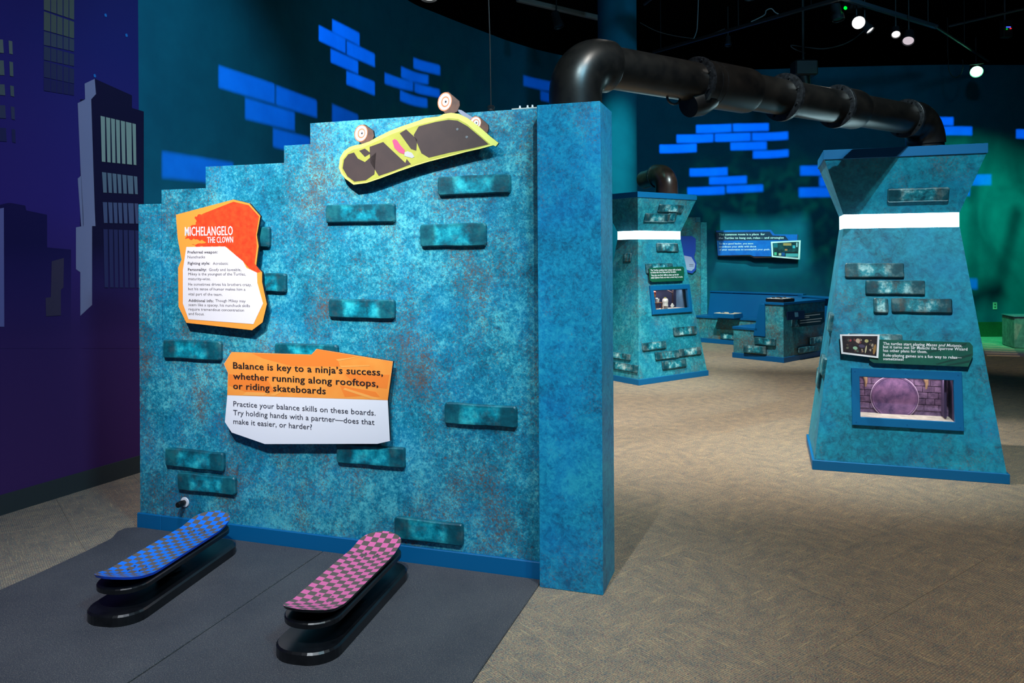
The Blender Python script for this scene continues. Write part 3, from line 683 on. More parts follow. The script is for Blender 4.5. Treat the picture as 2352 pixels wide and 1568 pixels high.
def balance_board(M, label, ck, edge, tiltM):
    t = thing('balance_board', label, 'balance board', M=M, group='spring balance boards on the mats')
    mb = MB().prism(stadium(.85, .25, .105), 0, .043, bev=.007); put('base', mb, BLKG, t, M @ Matrix.Translation((0, 0, .008)))
    RM = M @ tiltM
    mb = MB().prism(stadium(.78, .222, .105), 0, .020, bev=.004); pl = put('rocker_plate', mb, BLKG, t, RM @ Matrix.Translation((0, 0, .120)))
    pth = [Vector((.05 * math.cos(a * .42), .05 * math.sin(a * .42), .056 + .062 * a / 104)) for a in range(105)]
    sp = put('spring', MB().tube(pth, .0048, 8), BLK, t, M, smooth=True)
    put('flange', lathe([(.075, .050), (.075, .057), (.06, .059)], 28), BLK, sp, M, smooth=True)
    put('flange', lathe([(.07, .114), (.07, .120)], 28), BLK, sp, M, smooth=True)
    put('spring_core', lathe([(.03, .056), (.03, .118)], 20), BLK, sp, M, smooth=True)
    dk = put('skateboard_deck', board_meshes(ck, edge), None, t, RM @ Matrix.Translation((0, 0, .153)))
    for sy in (-.215, .215):
        for a in (-.027, .027):
            for b in (-.021, .021):
                put('bolt', lathe([(.0048, 0), (.0048, .0018), (.003, .0026)], 10), STEEL, dk, RM @ Matrix.Translation((a, sy + b, .1537)), smooth=True)
    for sy in (-.18, .18):
        mb = MB().box((-.05, sy - .04, .140), (.05, sy + .04, .1435)); put('riser_pad', mb, BLK, dk, RM)
    return t
def bb_frame(near, far, z=.008):
    a, b = UN(*near), UN(*far); d = (b - a).normalized(); c = (a + b) / 2; return frame(c, d.cross(Z), d, Z)
tilt = Matrix.Rotation(math.radians(0), 4, 'X')
balance_board(bb_frame((-1.54, .885), (-1.655, .045)), 'spring balance board topped by a blue and brown checkered skateboard', CKB, mat('blue_edge', (10, 80, 220), .25), Matrix.Identity(4))
balance_board(bb_frame((-.645, .895), (-.715, .058)), 'spring balance board topped by a pink and brown checkered skateboard', CKP, mat('black_edge', (14, 14, 18), .25), Matrix.Identity(4))

# ------------------------------------------------------------------ tapered towers with a light band
HX0, HY0, HX1, HY1, ZS0, ZS1, HX2, HY2, ZC0, ZC1 = .575, .39, .357, .172, 1.632, 1.728, .493, .31, 2.10, 2.165
def tower(M, label, win, pat):
    """local axes: x right, y away, z up; win = (s0, z0, s1, z1) opening in the front face, outer frame added around"""
    t = thing('exhibit_tower', label, 'tower', M=M)
    hx = lambda z: HX0 + (HX1 - HX0) * z / ZS0
    hy = lambda z: HY0 + (HY1 - HY0) * z / ZS0
    z0 = .0
    fp = lambda s, z: Vector((s, -hy(z), z))
    s0, w0, s1, w1 = win
    mb = MB(); a, b, c, d = fp(-hx(z0), z0), fp(hx(z0), z0), fp(hx(ZS0), ZS0), fp(-hx(ZS0), ZS0)
    A_, B_, C_, D_ = fp(s0, w0), fp(s1, w0), fp(s1, w1), fp(s0, w1)
    bk = [Vector((x, -y, z)) for x, y, z in (a, b, c, d)]
    mb.add([a, b, c, d, A_, B_, C_, D_] + bk, [(0, 1, 5, 4), (1, 2, 6, 5), (2, 3, 7, 6), (3, 0, 4, 7), (1, 9, 10, 2), (3, 11, 8, 0), (8, 11, 10, 9), (3, 2, 10, 11), (0, 8, 9, 1)])
    put('tower_body', mb, pat, t, M)
    R = lambda hx_, hy_, z: [Vector((x, y, z)) for x, y in ((-hx_, -hy_), (hx_, -hy_), (hx_, hy_), (-hx_, hy_))]
    put('light_band', MB().loft([R(HX1 - .003, HY1 - .003, ZS0), R(HX1 - .003, HY1 - .003, ZS1)]), GLOWM, t, M)
    put('flared_head', MB().loft([R(HX1, HY1, ZS1), R(HX2 - .008, HY2 - .008, ZC0)]), pat, t, M)
    put('cap', MB().bbox((-HX2, -HY2, ZC0), (HX2, HY2, ZC1), .002), TRIM, t, M)
    put('kick_board', MB().bbox((-HX0 - .006, -HY0 - .006, 0), (HX0 + .006, HY0 + .006, .064), .002), TRIM, t, M)
    # planes of the faces
    s_ang = (HY0 - HY1) / ZS0; e = M.to_3x3()
    Pf = Plane(M @ Vector((0, -HY0, 0)), e @ Vector((1, 0, 0)), e @ Vector((0, s_ang, 1)))
    sl = (HX0 - HX1) / ZS0
    Pl = Plane(M @ Vector((-HX0, 0, 0)), e @ Vector((0, -1, 0)), e @ Vector((sl, 0, 1)))
    s2 = -(HY2 - .008 - HY1) / (ZC0 - ZS1); Ph = Plane(M @ Vector((0, -HY1, ZS1)), e @ Vector((1, 0, 0)), e @ Vector((0, s2, 1)))
    # display window: frame with a bevel, screws, recess, pane
    k = math.sqrt(1 + s_ang ** 2); f = .052
    fw = put('window_frame', MB(), TRIM, t, Pf.M()); mbf = MB()
    x0, x1, y0, y1 = s0 - f + .006, s1 + f - .006, w0 * k - f, w1 * k + f
    i0, i1, j0, j1 = s0 + .004, s1 - .004, w0 * k + .004, w1 * k - .004
    def rr(xa, xb, ya, yb, z): return [Vector((xa, ya, z)), Vector((xb, ya, z)), Vector((xb, yb, z)), Vector((xa, yb, z))]
    V = rr(x0, x1, y0, y1, 0) + rr(x0, x1, y0, y1, .022) + rr(x0 + .003, x1 - .003, y0 + .003, y1 - .003, .025) + rr(i0 - .003, i1 + .003, j0 - .003, j1 + .003, .025) + rr(i0, i1, j0, j1, .022) + rr(i0, i1, j0, j1, -.004)
    fs = [(a_ * 4 + i, a_ * 4 + (i + 1) % 4, a_ * 4 + 4 + (i + 1) % 4, a_ * 4 + 4 + i) for a_ in range(5) for i in range(4)]
    mbf.add(V, fs); fw.data = mbf.mesh('window_frame', TRIM)
    for sx in (x0 + .022, (x0 + x1) / 2, x1 - .022):
        for sy in (y0 + .022, y1 - .022): put('screw', lathe([(.005, 0), (.0045, .0012)], 10), TRIMD, fw, Pf.M(sx, sy, .025))
    D = .17; ins = MB(); 
    q = [fp(s0, w0), fp(s1, w0), fp(s1, w1), fp(s0, w1)]; r = [Vector((p.x, -hy(w0) + D + .02, p.z)) for p in q]
    ins.add(q + r, [(4, 7, 6, 5), (0, 3, 7, 4), (1, 5, 6, 2), (3, 2, 6, 7), (0, 4, 5, 1)]); ins.m = [0, 1, 1, 1, 2]
    return t, Pf, Pl, Ph, ins, fp, D, hy
GLASS = bpy.data.materials.new('acrylic_pane'); GLASS.use_nodes = True; _t = GLASS.node_tree; _t.nodes.clear()
_o = _t.nodes.new('ShaderNodeOutputMaterial'); _m = _t.nodes.new('ShaderNodeMixShader'); _tr = _t.nodes.new('ShaderNodeBsdfTransparent'); _g = _t.nodes.new('ShaderNodeBsdfGlossy'); _g.inputs['Roughness'].default_value = .02
_f = _t.nodes.new('ShaderNodeFresnel'); _f.inputs[0].default_value = 1.35
for a_, b_ in ((_f.outputs[0], _m.inputs[0]), (_tr.outputs[0], _m.inputs[1]), (_g.outputs[0], _m.inputs[2]), (_m.outputs[0], _o.inputs[0])): _t.links.new(a_, b_)

# near tower, square to the partition
M1 = frame(UN(1.829, -2.71), U, -N, Z)
PfT = Plane(M1 @ Vector((0, -HY0, 0)), U, (-N) * ((HY0 - HY1) / ZS0) + Z)
k1 = math.sqrt(1 + ((HY0 - HY1) / ZS0) ** 2)
a = PfT.uv(1974, 958); b = PfT.uv(2190, 872)
win1 = (a[0], a[1] / k1, b[0], b[1] / k1)
t1, Pf1, Pl1, Ph1, ins1, fp1, D1, hy1 = tower(M1, 'near teal tapered tower with glowing band, feeding the long black pipe', win1, PATK)
STONE = simple_noise('diorama_stone', (74, 56, 88), (132, 104, 140), 26, .8, .3); SIDE = mat('diorama_side', (60, 44, 80), .8); SAND = simple_noise('diorama_floor', (186, 172, 160), (216, 204, 190), 20, .9, .1)
di = put('diorama_box', ins1, [STONE, SIDE, SAND], t1, M1)
s0, w0, s1, w1 = win1; yb = -hy1(w0) + D1 + .018
def blk(x0, z0, x1, z1, m, nm='stone_block', th=.006): put(nm, MB().bbox((x0 + .0015, yb - th, z0 + .0015), (x1 - .0015, yb, z1 - .0015), .002), m, di, M1)
rnd = random.Random(3); zz = w0 + .03
while zz < w1 - .01:
    x = s0 + .02 - rnd.random() * .05; hh = min(.042, w1 - zz)
    while x < s1 - .02:
        wd = rnd.uniform(.05, .1); xa, xb = max(x, s0 + .004), min(x + wd, s1 - .004)
        if xb - xa > .015: blk(xa, zz, xb, zz + hh, STONE)
        x += wd
    zz += .042
cx = s0 + (s1 - s0) * .42; cz = w0 + (w1 - w0) * .42; R_ = (w1 - w0) * .53
put('round_gate', lathe([(R_, 0), (R_, .012), (R_ - .006, .014), (R_ - .010, .010)], 48), simple_noise('gate_lilac', (66, 46, 88), (128, 92, 134), 14, .7, .1), di, M1 @ frame((cx, yb - .006, cz), (1, 0, 0), (0, 0, 1), (0, -1, 0)), smooth=True)
put('gate_ring', MB().tube([Vector((cx + (R_ + .004) * math.cos(a), yb - .012, cz + (R_ + .004) * math.sin(a))) for a in [2 * math.pi * k / 48 for k in range(49)]], .003, 6, False), mat('pale_lilac', (206, 180, 214), .5), di, M1, smooth=True)
for xs in (.1, .76):
    xx = s0 + (s1 - s0) * xs; put('wall_torch', MB().tube([(xx, yb - .02, w1 - .09), (xx + .004, yb - .02, w1 - .05), (xx - .002, yb - .02, w1 - .02)], [.005, .011, .016], 8), simple_noise('torch_bronze', (120, 92, 70), (150, 124, 96), 30, .6, 0), di, M1, smooth=True)
put('side_post', MB().box((s1 - .045, yb - .1, w0 + .01), (s1 - .03, yb - .004, w1 - .004)), SIDE, di, M1)
put('pane', MB().box((s0 + .001, -.0, 0), (s1 - .001, .0, 0)), GLASS, t1, M1)
bpy.data.objects['pane'].data = MB().prism([(s0 + .002, w0 * k1 + .002), (s1 - .002, w0 * k1 + .002), (s1 - .002, w1 * k1 - .002), (s0 + .002, w1 * k1 - .002)], -.006, -.002).mesh('pane', GLASS)
WM['pane'] = Pf1.M(); bpy.data.objects['pane'].matrix_basis = M1.inverted() @ Pf1.M()
dl = area('diorama_light', M1 @ Vector(((s0 + s1) / 2, -hy1(w1) + .07, w1 - .004)), M1 @ Vector(((s0 + s1) / 2, -hy1(w1) + .08, w0)), 1.1, (1, .92, .9), s1 - s0 - .04, .03)
for r in ((1941, 604, 2078, 638), (1988, 643, 2126, 677), (2006, 684, 2041, 719), (2048, 684, 2189, 719), (1946, 765, 2074, 800)):
    brick(Pf1, t1, *r, m=BR2)
brick(Ph1, t1, 2038, 430, 2182, 465, BR2)
for y0, y1, u0, u1 in ((.93, 1.06, .17, .37), (.62, .75, .02, .3), (.50, .62, -.16, .08)): brick_uv(Pl1, t1, u0, y0, u1, y1, BR2)
# green label with framed photo on the near tower
Q1 = lambda x, y: (1900 + x / 6.5333, 750 + y / 6.5333)
gs = thing('green_label', 'dark green text label with white-bordered photo on the near tapered tower', 'sign', Pf1.M(*Pf1.uv(2100, 815), 0).translation)
slab(Pf1, [Q1(*p) for p in ((700, 190), (2140, 236), (2185, 290), (2188, 430), (2115, 602), (700, 545), (635, 505), (640, 400))], .034, .014, 'board', GSIGN, gs, MAROON)
for a_ in ((1500, 380, 2100, 240), (1620, 560, 2180, 400), (1780, 575, 2150, 500)):
    slab(Pf1, [Q1(a_[0], a_[1]), Q1(a_[2], a_[3]), Q1(a_[2] - 20, a_[3] + 40), Q1(a_[0] + 40, a_[1] + 10)], .0344, .0003, 'leaf_print', mat('deep_green_print', (0, 60, 54), .5), gs)
ph = slab(Pf1, [Q1(*p) for p in ((190, 115), (785, 118), (768, 472), (212, 405))], .046, .012, 'photo_frame', WHITE, gs, EDGE)
DARKP = simple_noise('dark_photo_print', (20, 14, 26), (52, 40, 44), 40, .4, 0, 5)
pw = slab(Pf1, [Q1(*p) for p in ((222, 138), (755, 140), (738, 442), (238, 380))], .0466, .0004, 'photo_print', DARKP, ph)
rb_n = random.Random(11)
for _ in range(34):
    c_ = rb_n.choice([(60, 40, 50), (90, 70, 60), (150, 120, 100), (70, 90, 80), (120, 60, 60), (110, 110, 90), (50, 50, 80), (170, 150, 130)]); x = rb_n.uniform(300, 700); y = rb_n.uniform(180, 380) ; rr_ = rb_n.uniform(8, 24)
    slab(Pf1, [Q1(x + rr_ * rb_n.uniform(.5, 1.2) * math.cos(a), y + rr_ * rb_n.uniform(.5, 1.2) * math.sin(a)) for a in [2 * math.pi * k / 9 for k in range(9)]], .0469, .0002, 'photo_blotch', mat('blotch_%d_%d_%d' % c_, c_, .5), ph)
for (x, y, w_, h_, c_) in ((350, 205, 16, 20, (150, 60, 70)), (460, 210, 34, 34, (190, 160, 140)), (590, 215, 30, 26, (176, 166, 110)), (420, 320, 36, 24, (140, 180, 150)), (580, 340, 10, 60, (200, 190, 150)), (710, 340, 22, 80, (150, 110, 60)), (520, 290, 50, 26, (70, 60, 90))):
    slab(Pf1, [Q1(px_, py_) for px_, py_ in ell(x, y, w_, h_, 10, 10)], .0471, .0003, 'photo_blotch', mat('blotch_%d_%d_%d' % c_, c_, .5), ph)
for s, x0, y, x1, sh in (('The turtles start playing', 838, 272, 1464, 0), ('Mazes and Mutants,', 1482, 290, 2025, .3), ('but it turns out Sir Malachi the Sparrow Wizard', 838, 322, 2104, 0), ('has other plans for them.', 838, 376, 1502, 0), ('Role-playing games are a fun way to relax\u2014', 840, 446, 2018, 0), ('sometimes!', 840, 500, 1148, 0)):
    a = Q1(x0, y); text(Pf1, gs, s, a[0], a[1], Q1(x1, y)[0], 42 / 6.5333, WHITE, .0346, True, sh)

# ------------------------------------------------------------------ far tower
C2 = ground(1467, 885); ang = math.radians(35.35); e1 = Vector((math.cos(ang), math.sin(ang), 0)); e2 = Vector((-math.sin(ang), math.cos(ang), 0))
M2 = frame(C2 + e1 * HX0 + e2 * HY0, e1, e2, Z)
PfS = Plane(M2 @ Vector((0, -HY0, 0)), e1, e2 * ((HY0 - HY1) / ZS0) + Z)
a = PfS.uv(1502.5, 712); b = PfS.uv(1576, 663); win2 = (a[0], a[1] / k1, b[0], b[1] / k1)
t2, Pf2, Pl2, Ph2, ins2, fp2, D2, hy2 = tower(M2, 'far teal tapered tower with glowing band, short pipe elbow on top', win2, PATF)
NIGHT = mat('diorama_night', (34, 40, 74), .8); PALEB = mat('diorama_pale_blue', (110, 150, 190), .7)
d2 = put('diorama_box', ins2, [NIGHT, PALEB, SAND], t2, M2)
s0, w0, s1, w1 = win2
put('pane', MB().prism([(s0 + .002, w0 * k1 + .002), (s1 - .002, w0 * k1 + .002), (s1 - .002, w1 * k1 - .002), (s0 + .002, w1 * k1 - .002)], -.006, -.002), GLASS, t2, Pf2.M())
area('diorama_light', M2 @ Vector(((s0 + s1) / 2, -hy2(w1) + .07, w1 - .004)), M2 @ Vector(((s0 + s1) / 2, -hy2(w1) + .08, w0)), 1.3, (1, .95, .9), s1 - s0 - .04, .03)
yf = -hy2(w0)
WOOD = mat('miniature_wood', (120, 72, 40), .6); MUST = mat('miniature_mustard', (196, 170, 50), .6)
sc = (s1 - s0) / .37
tb = thing('miniature_table', 'tiny brown table loaded with food in the far tower window', 'table', M=M2 @ Matrix.Translation((s0 + .085 * sc, yf + .08, w0)))
put('tabletop', MB().bbox((-.055, -.035, .072), (.055, .035, .08), .002), WOOD, tb, WM[tb.name])
for x in (-.046, .046):
    for y in (-.028, .028): put('leg', MB().tube([(x, y, 0), (x, y, .072)], .004, 8), WOOD, tb, WM[tb.name])
def mini(nm, lab, cat, x, y, z, parts_, rz=0, rx=0, group=None):
    Mx = M2 @ Matrix.Translation((s0 + x * sc, yf + y, w0 + z)) @ Matrix.Rotation(math.radians(rz), 4, 'Z') @ Matrix.Rotation(math.radians(rx), 4, 'Y')
    t = thing(nm, lab, cat, M=Mx, group=group)
    for pn, mb_, mt in parts_: put(pn, mb_, mt, t, Mx)
WB = mat('paper_white', (236, 232, 226), .6)
def carton(w_, h_): 
    mb = MB(); mb.loft([[Vector(p) for p in ((-w_ * .7, -w_ * .7, 0), (w_ * .7, -w_ * .7, 0), (w_ * .7, w_ * .7, 0), (-w_ * .7, w_ * .7, 0))], [Vector(p) for p in ((-w_, -w_, h_), (w_, -w_, h_), (w_, w_, h_), (-w_, w_, h_))]]); return mb
mini('takeout_carton', 'tiny white carton standing on the miniature table in the far tower', 'box', .09, .08, .08, (('carton', carton(.016, .042), WB), ('flap', MB().box((-.018, .012, .04), (.018, .02, .052)), WB)))
mini('paper_cone', 'tiny white paper cone at the left of the miniature table', 'cup', .05, .075, .08, (('cone', lathe([(.012, 0), (.010, .025), (.002, .058)], 12), WB), ('rim', lathe([(.015, 0), (.014, .003)], 12), MUST)), 0)
mini('miniature_chair', 'tiny mustard chair left of the miniature table', 'chair', .022, .1, 0, (('seat', MB().bbox((-.02, -.02, .04), (.02, .02, .046), .002), MUST), ('backrest', MB().bbox((-.02, .014, .05), (.02, .02, .1), .002), MUST), ('leg', MB().tube([(-.016, -.016, 0), (-.016, -.016, .04)], .003, 6), MUST), ('leg', MB().tube([(.016, -.016, 0), (.016, -.016, .04)], .003, 6), MUST), ('leg', MB().tube([(.016, .016, 0), (.016, .016, .04)], .003, 6), MUST), ('leg', MB().tube([(-.016, .016, 0), (-.016, .016, .04)], .003, 6), MUST)))
mini('miniature_sack', 'tiny slumped white sack behind the crates in the far tower window', 'sack', .20, .12, .0, (('sack', lathe([(.03, 0), (.034, .03), (.03, .06), (.036, .085), (.03, .112), (.012, .118)], 14), WB), ('tie', lathe([(.013, .116), (.016, .126), (.011, .13)], 12), mat('olive_cloth', (130, 130, 60), .7))))
mini('miniature_crate', 'tiny grey crate on the floor of the far tower window', 'crate', .165, .06, 0, (('crate', MB().bbox((-.018, -.016, 0), (.018, .016, .034), .002), mat('crate_grey', (150, 140, 136), .7)), ('lid', MB().bbox((-.02, -.018, .034), (.02, .018, .038), .001), WB)))
mini('pizza_box', 'tiny white flat box leaning on its corner in the far tower window', 'box', .243, .07, .031, (('box', MB().bbox((-.022, -.004, -.022), (.022, .004, .022), .001), WB), ('lid_edge', MB().box((-.02, .004, -.02), (.02, .006, .02)), mat('crate_grey', (150, 140, 136), .7))), 0, 45)
mini('orange_lantern', 'tiny orange and red lantern hanging in the far tower window', 'lantern', .066, .1, (w1 - w0) - .085, (('lantern', lathe([(.012, 0), (.019, .006), (.02, .034), (.012, .04)], 14), mat('lantern_orange', (250, 150, 50), .5)), ('shade', lathe([(.022, .036), (.024, .06), (.012, .07)], 14), mat('lantern_red', (226, 84, 60), .5)), ('cord', MB().tube([(0, 0, .07), (0, 0, .083)], .0015, 6), BLK)))
mini('corner_post', 'dark slanted post inside the far tower window', 'post', .283, .12, 0, (('post', MB().box((-.006, -.006, 0), (.006, .006, (w1 - w0) - .004)), mat('post_brown', (54, 36, 40), .7)), ('brace', MB().tube([(0, 0, (w1 - w0) - .05), (-.09, 0, (w1 - w0) - .012)], .007, 6), mat('post_brown', (54, 36, 40), .7))))
for r in ((1517, 469, 1568, 489), (1485, 490, 1535, 510)): brick(Ph2, t2, *r, m=BR2)
brick(Ph2, t2, 1537, 490, 1552, 509, BR2)
for r in ((1509, 558, 1560, 578), (1484, 605, 1548, 626), (1550, 748, 1600, 772), (1478, 782, 1530, 806), (1508, 803, 1560, 827), (1562, 796, 1611, 819), (1524, 823, 1576, 849)): brick(Pf2, t2, *r, m=BR2)
for r in ((1395, 806, 1446, 828), (1398, 828, 1462, 857), (1431, 581, 1447, 601)): brick(Pl2, t2, *r, m=BR2)
g2 = thing('green_label', 'small green text label with four white lines on the far tapered tower', 'sign', Pf2.M(*Pf2.uv(1530, 630), 0).translation)
Q2 = lambda x, y: (1480 + x / 10.45, 590 + y / 10.45)
slab(Pf2, [Q2(*p) for p in ((110, 290), (140, 262), (920, 226), (960, 270), (950, 560), (930, 572), (190, 600), (130, 560))], .034, .014, 'board', mat('green_board', (0, 92, 66), .5), g2, EDGE)
for s, x0, y, x1 in (('The Turtles combine their unique skills in battle', 150, 338, 885), ('to defeat the Foot Clan and the Shredder.', 150, 392, 770), ('They also use their skills to clean up the lair', 160, 460, 830), ('when Splinter finds out what a mess they\u2019ve made.', 160, 518, 930)):
    a = Q2(x0, y); text(Pf2, g2, s, a[0], a[1], Q2(x1, y)[0], 3.9, WHITE, .0346, True)

# ------------------------------------------------------------------ long black pipe from the end pillar to the near tower
A_ = Vector((.294, 3.52, 0)); Dp = Vector((.828, .561, 0)).normalized(); ZP = 2.345; RB = .15; SB = 3.03
def pp(s, z=ZP): return Vector((A_.x + Dp.x * s, A_.y + Dp.y * s, z))
pipe = thing('drain_pipe', 'long black pipe with flanges bridging from the square pillar to the near tower', 'pipe', pp(SB / 2))
R_F, R_P = .121, .1
arc = [pp(RB - RB * math.cos(a), ZP - RB + RB * math.sin(a)) for a in [math.pi / 2 * k / 14 for k in range(15)]]
put('elbow', MB().tube([pp(0, 2.125), pp(0, ZP - RB - .01)] + arc + [pp(.19), pp(.196), pp(.198)], [R_F] * 17 + [R_F, R_F - .003, R_P + .002], 40), PIPE, pipe, smooth=True)
arc2 = [pp(SB - RB + RB * math.sin(a), ZP - RB + RB * math.cos(a)) for a in [math.pi / 2 * k / 14 for k in range(15)]]
put('elbow', MB().tube([pp(2.79), pp(2.80)] + arc2 + [pp(SB, 2.2), pp(SB, 2.166)], [R_F - .004, R_F] + [R_F] * 15 + [R_F * .93, R_F * .93], 40), PIPE, pipe, smooth=True)
put('pipe_run', MB().tube([pp(.19 + (2.62) * k / 12) for k in range(13)], R_P, 40, False), PIPE, pipe, smooth=True)
for a, b in ((.80, 1.204), (2.016, 2.22)):
    put('coupling', MB().tube([pp(a), pp(a + .01), pp(b - .035), pp(b - .008), pp(b)], [R_F, R_F, R_F, R_F - .004, R_P + .001], 40), PIPE, pipe, smooth=True)
for s, r in ((.795, .130), (1.504, .135), (2.012, .130), (2.785, .127)):
    fl = put('flange_ring', MB().tube([pp(s - .016), pp(s - .013), pp(s + .008), pp(s + .012)], [r - .006, r, r, r - .005], 48), PIPED, pipe, smooth=True)
    side = Dp.cross(Z)
    for k in range(8):
        a = 2 * math.pi * k / 8 + .3; c = pp(s - .014) + (side * math.cos(a) + Z * math.sin(a)) * (R_P + .012); put('bolt', MB().tube([c - Dp * .009, c + Dp * .002], .0055, 6), PIPED, fl)
side = Dp.cross(Z)
stub = [pp(.86, ZP - .06), pp(.80, ZP - .10), pp(.735, ZP - .125)]
put('wye_stub', MB().tube(stub, [.085, .078, .062], 24), PIPE, pipe, smooth=True)
put('hanger_loop', MB().tube([pp(.63 + .045 * math.cos(a), ZP - .098 + .03 * math.sin(a)) for a in [math.pi + math.pi * k / 10 for k in range(11)]], .006, 8), PIPED, pipe, smooth=True)
for s in (.86, .9): put('seam_line', MB().tube([pp(s), pp(s + .003)], R_F + .0012, 40, True), PIPED, pipe, smooth=True)

# pipe elbow on the far tower
c2 = M2 @ Vector((0, 0, 0)); e_top = at_depth(1531, 433, 9.25); ce = Vector((e_top.x, 9.25, 0))
db = Vector((-.36, .93, 0)).normalized()
el = thing('pipe_elbow', 'short dark bronze pipe elbow standing on the far tapered tower', 'pipe', (ce.x, ce.y, ZC1))
zz = ZC1; pts = [ce + Z * zz, ce + Z * (zz + .095)] + [ce + db * (.15 - .15 * math.cos(a)) + Z * (zz + .095 + .15 * math.sin(a)) for a in [math.pi / 2 * k / 12 for k in range(1, 13)]]
BRZ = simple_noise('bronze_black_pipe', (34, 24, 20), (60, 42, 36), 12, .3, .1, 6)
put('elbow', MB().tube(pts + [pts[-1] + db * .05], .134, 36), BRZ, el, smooth=True)
# drop the elbow run so it dives behind the head
put('pipe_run', MB().tube([pts[-1] + db * .04, pts[-1] + db * .36 - Z * .02], .112, 32), BRZ, el, smooth=True)
put('flange_ring', MB().tube([pts[-1] + db * .05, pts[-1] + db * .075], .145, 36), PIPED, el, smooth=True)

# ------------------------------------------------------------------ sofa corner
G0 = ground(1800, 833); ea = Vector((-.694, .720, 0)).normalized(); eb = Vector((.768, .640, 0)).normalized()
SF = frame(G0, ea, eb, Z)       # x runs to the left end, y runs away
sofa = thing('corner_bench', 'long low patina bench with blue painted seat and tall console end', 'bench', M=SF)
mb = MB().box((0, 0, .07), (.262, 1.16, .765)); put('console_body', mb, PATB, sofa, SF)
mb = MB().box((.262, .0, .07), (.755, 1.16, .40)); put('seat_base', mb, PATB, sofa, SF)
put('console_top', MB().bbox((-.012, -.012, .765), (.274, 1.16, .80), .003), TRIMD, sofa, SF)
put('seat_top', MB().bbox((.38, -.012, .40), (.768, 1.16, .436), .003), TRIMD, sofa, SF)
mb = MB(); mb.loft([[Vector((x, -.012, z)) for x, z in ((.262, .33), (.44, .33), (.345, .765), (.262, .765))], [Vector((x, 1.16, z)) for x, z in ((.262, .33), (.44, .33), (.345, .765), (.262, .765))]]); put('backrest', mb, TRIMD, sofa, SF)
put('kick_board', MB().bbox((-.012, -.014, 0), (.77, 1.165, .07), .002), TRIMD, sofa, SF)
Pe = Plane(SF @ Vector((0, 0, 0)), -ea, Z); Pr = Plane(SF @ Vector((0, 0, 0)), eb, Z)
for r in ((1732, 774, 1781, 795), (1707, 791, 1759, 814)): brick(Pe, sofa, *r, m=BR2)
for r in ((1862, 771, 1896, 792), (1836, 792, 1880, 812), (1820, 729, 1850, 752)): brick(Pr, sofa, *r, m=BR2)
cs = thing('console_label', 'dark green label with pale text lines on the bench console side', 'sign', Pr.M(*Pr.uv(1860, 730), 0).translation)
slab(Pr, [(1836, 722), (1893, 715), (1894, 738), (1886, 745), (1838, 750), (1833, 740)], .03, .014, 'board', mat('dark_green_board', (4, 42, 40), .5), cs, EDGE)
slab(Pr, [(1808, 716), (1848, 713), (1848, 732), (1809, 735)], .04, .01, 'photo_print', mat('dark_blue_photo', (10, 30, 66), .4), cs)
slab(Pr, [(1825, 717), (1833, 717), (1834, 727), (1826, 728)], .041, .0006, 'photo_blotch', mat('pale_cyan_photo', (90, 150, 180), .4), cs)
for x0, y0, x1, y1 in ((1838, 725.5, 1884, 720.5), (1838, 729.5, 1859, 727), (1838, 735.5, 1888, 730), (1838, 741, 1885, 736)):
    slab(Pr, [(x0, y0), (x1, y1), (x1, y1 + 1.8), (x0, y0 + 1.8)], .0306, .0004, 'text_line', mat('pale_text', (190, 200, 196), .5), cs)

# wall bench behind
B0 = ground(1605, 725, .43); B1 = ground(1742, 733, .43); B0.z = B1.z = 0; bd = (B1 - B0).normalized(); bn = Vector((-bd.y, bd.x, 0))
B0 = B0 - bd * .05; BF = frame(B0, bd, bn, Z); LB = 1.62
wb = thing('wall_bench', 'long blue painted bench with high backrest under the blue wall sign', 'bench', M=BF)
put('seat_base', MB().box((0, 0, .07), (LB, .5, .40)), PATB, wb, BF)
put('seat_top', MB().bbox((-.01, -.02, .40), (LB, .40, .436), .003), TRIMD, wb, BF)
mb = MB(); mb.loft([[Vector((x, y, z)) for y, z in ((.38, .436), (.52, .436), (.52, .80), (.46, .80))] for x in (0, LB + .0)]); put('backrest', mb, TRIMD, wb, BF)
put('back_ledge', MB().bbox((0, .44, .80), (LB, .56, .825), .003), TRIMD, wb, BF)
put('kick_board', MB().bbox((-.01, -.024, 0), (LB, .5, .07), .002), TRIMD, wb, BF)
Pw = Plane(B0, bd, Z)
brick(Pw, wb, 1654, 764, 1690, 781, m=BR2)
# right return of the bench ledge behind the console
E0 = ground(1842, 680, .8); E1 = ground(1906, 684, .8); E0.z = E1.z = 0
rd = (E1 - E0).normalized(); RF = frame(E0, rd, Vector((-rd.y, rd.x, 0)), Z)
rb = thing('bench_return', 'short blue bench back section between the console and the near tower', 'bench', M=RF)
put('backrest', MB().bbox((0, 0, .0), (1.3, .10, .79), .003), TRIMD, rb, RF); put('back_ledge', MB().bbox((-.0, -.09, .79), (1.3, .12, .812), .003), TRIMD, rb, RF)
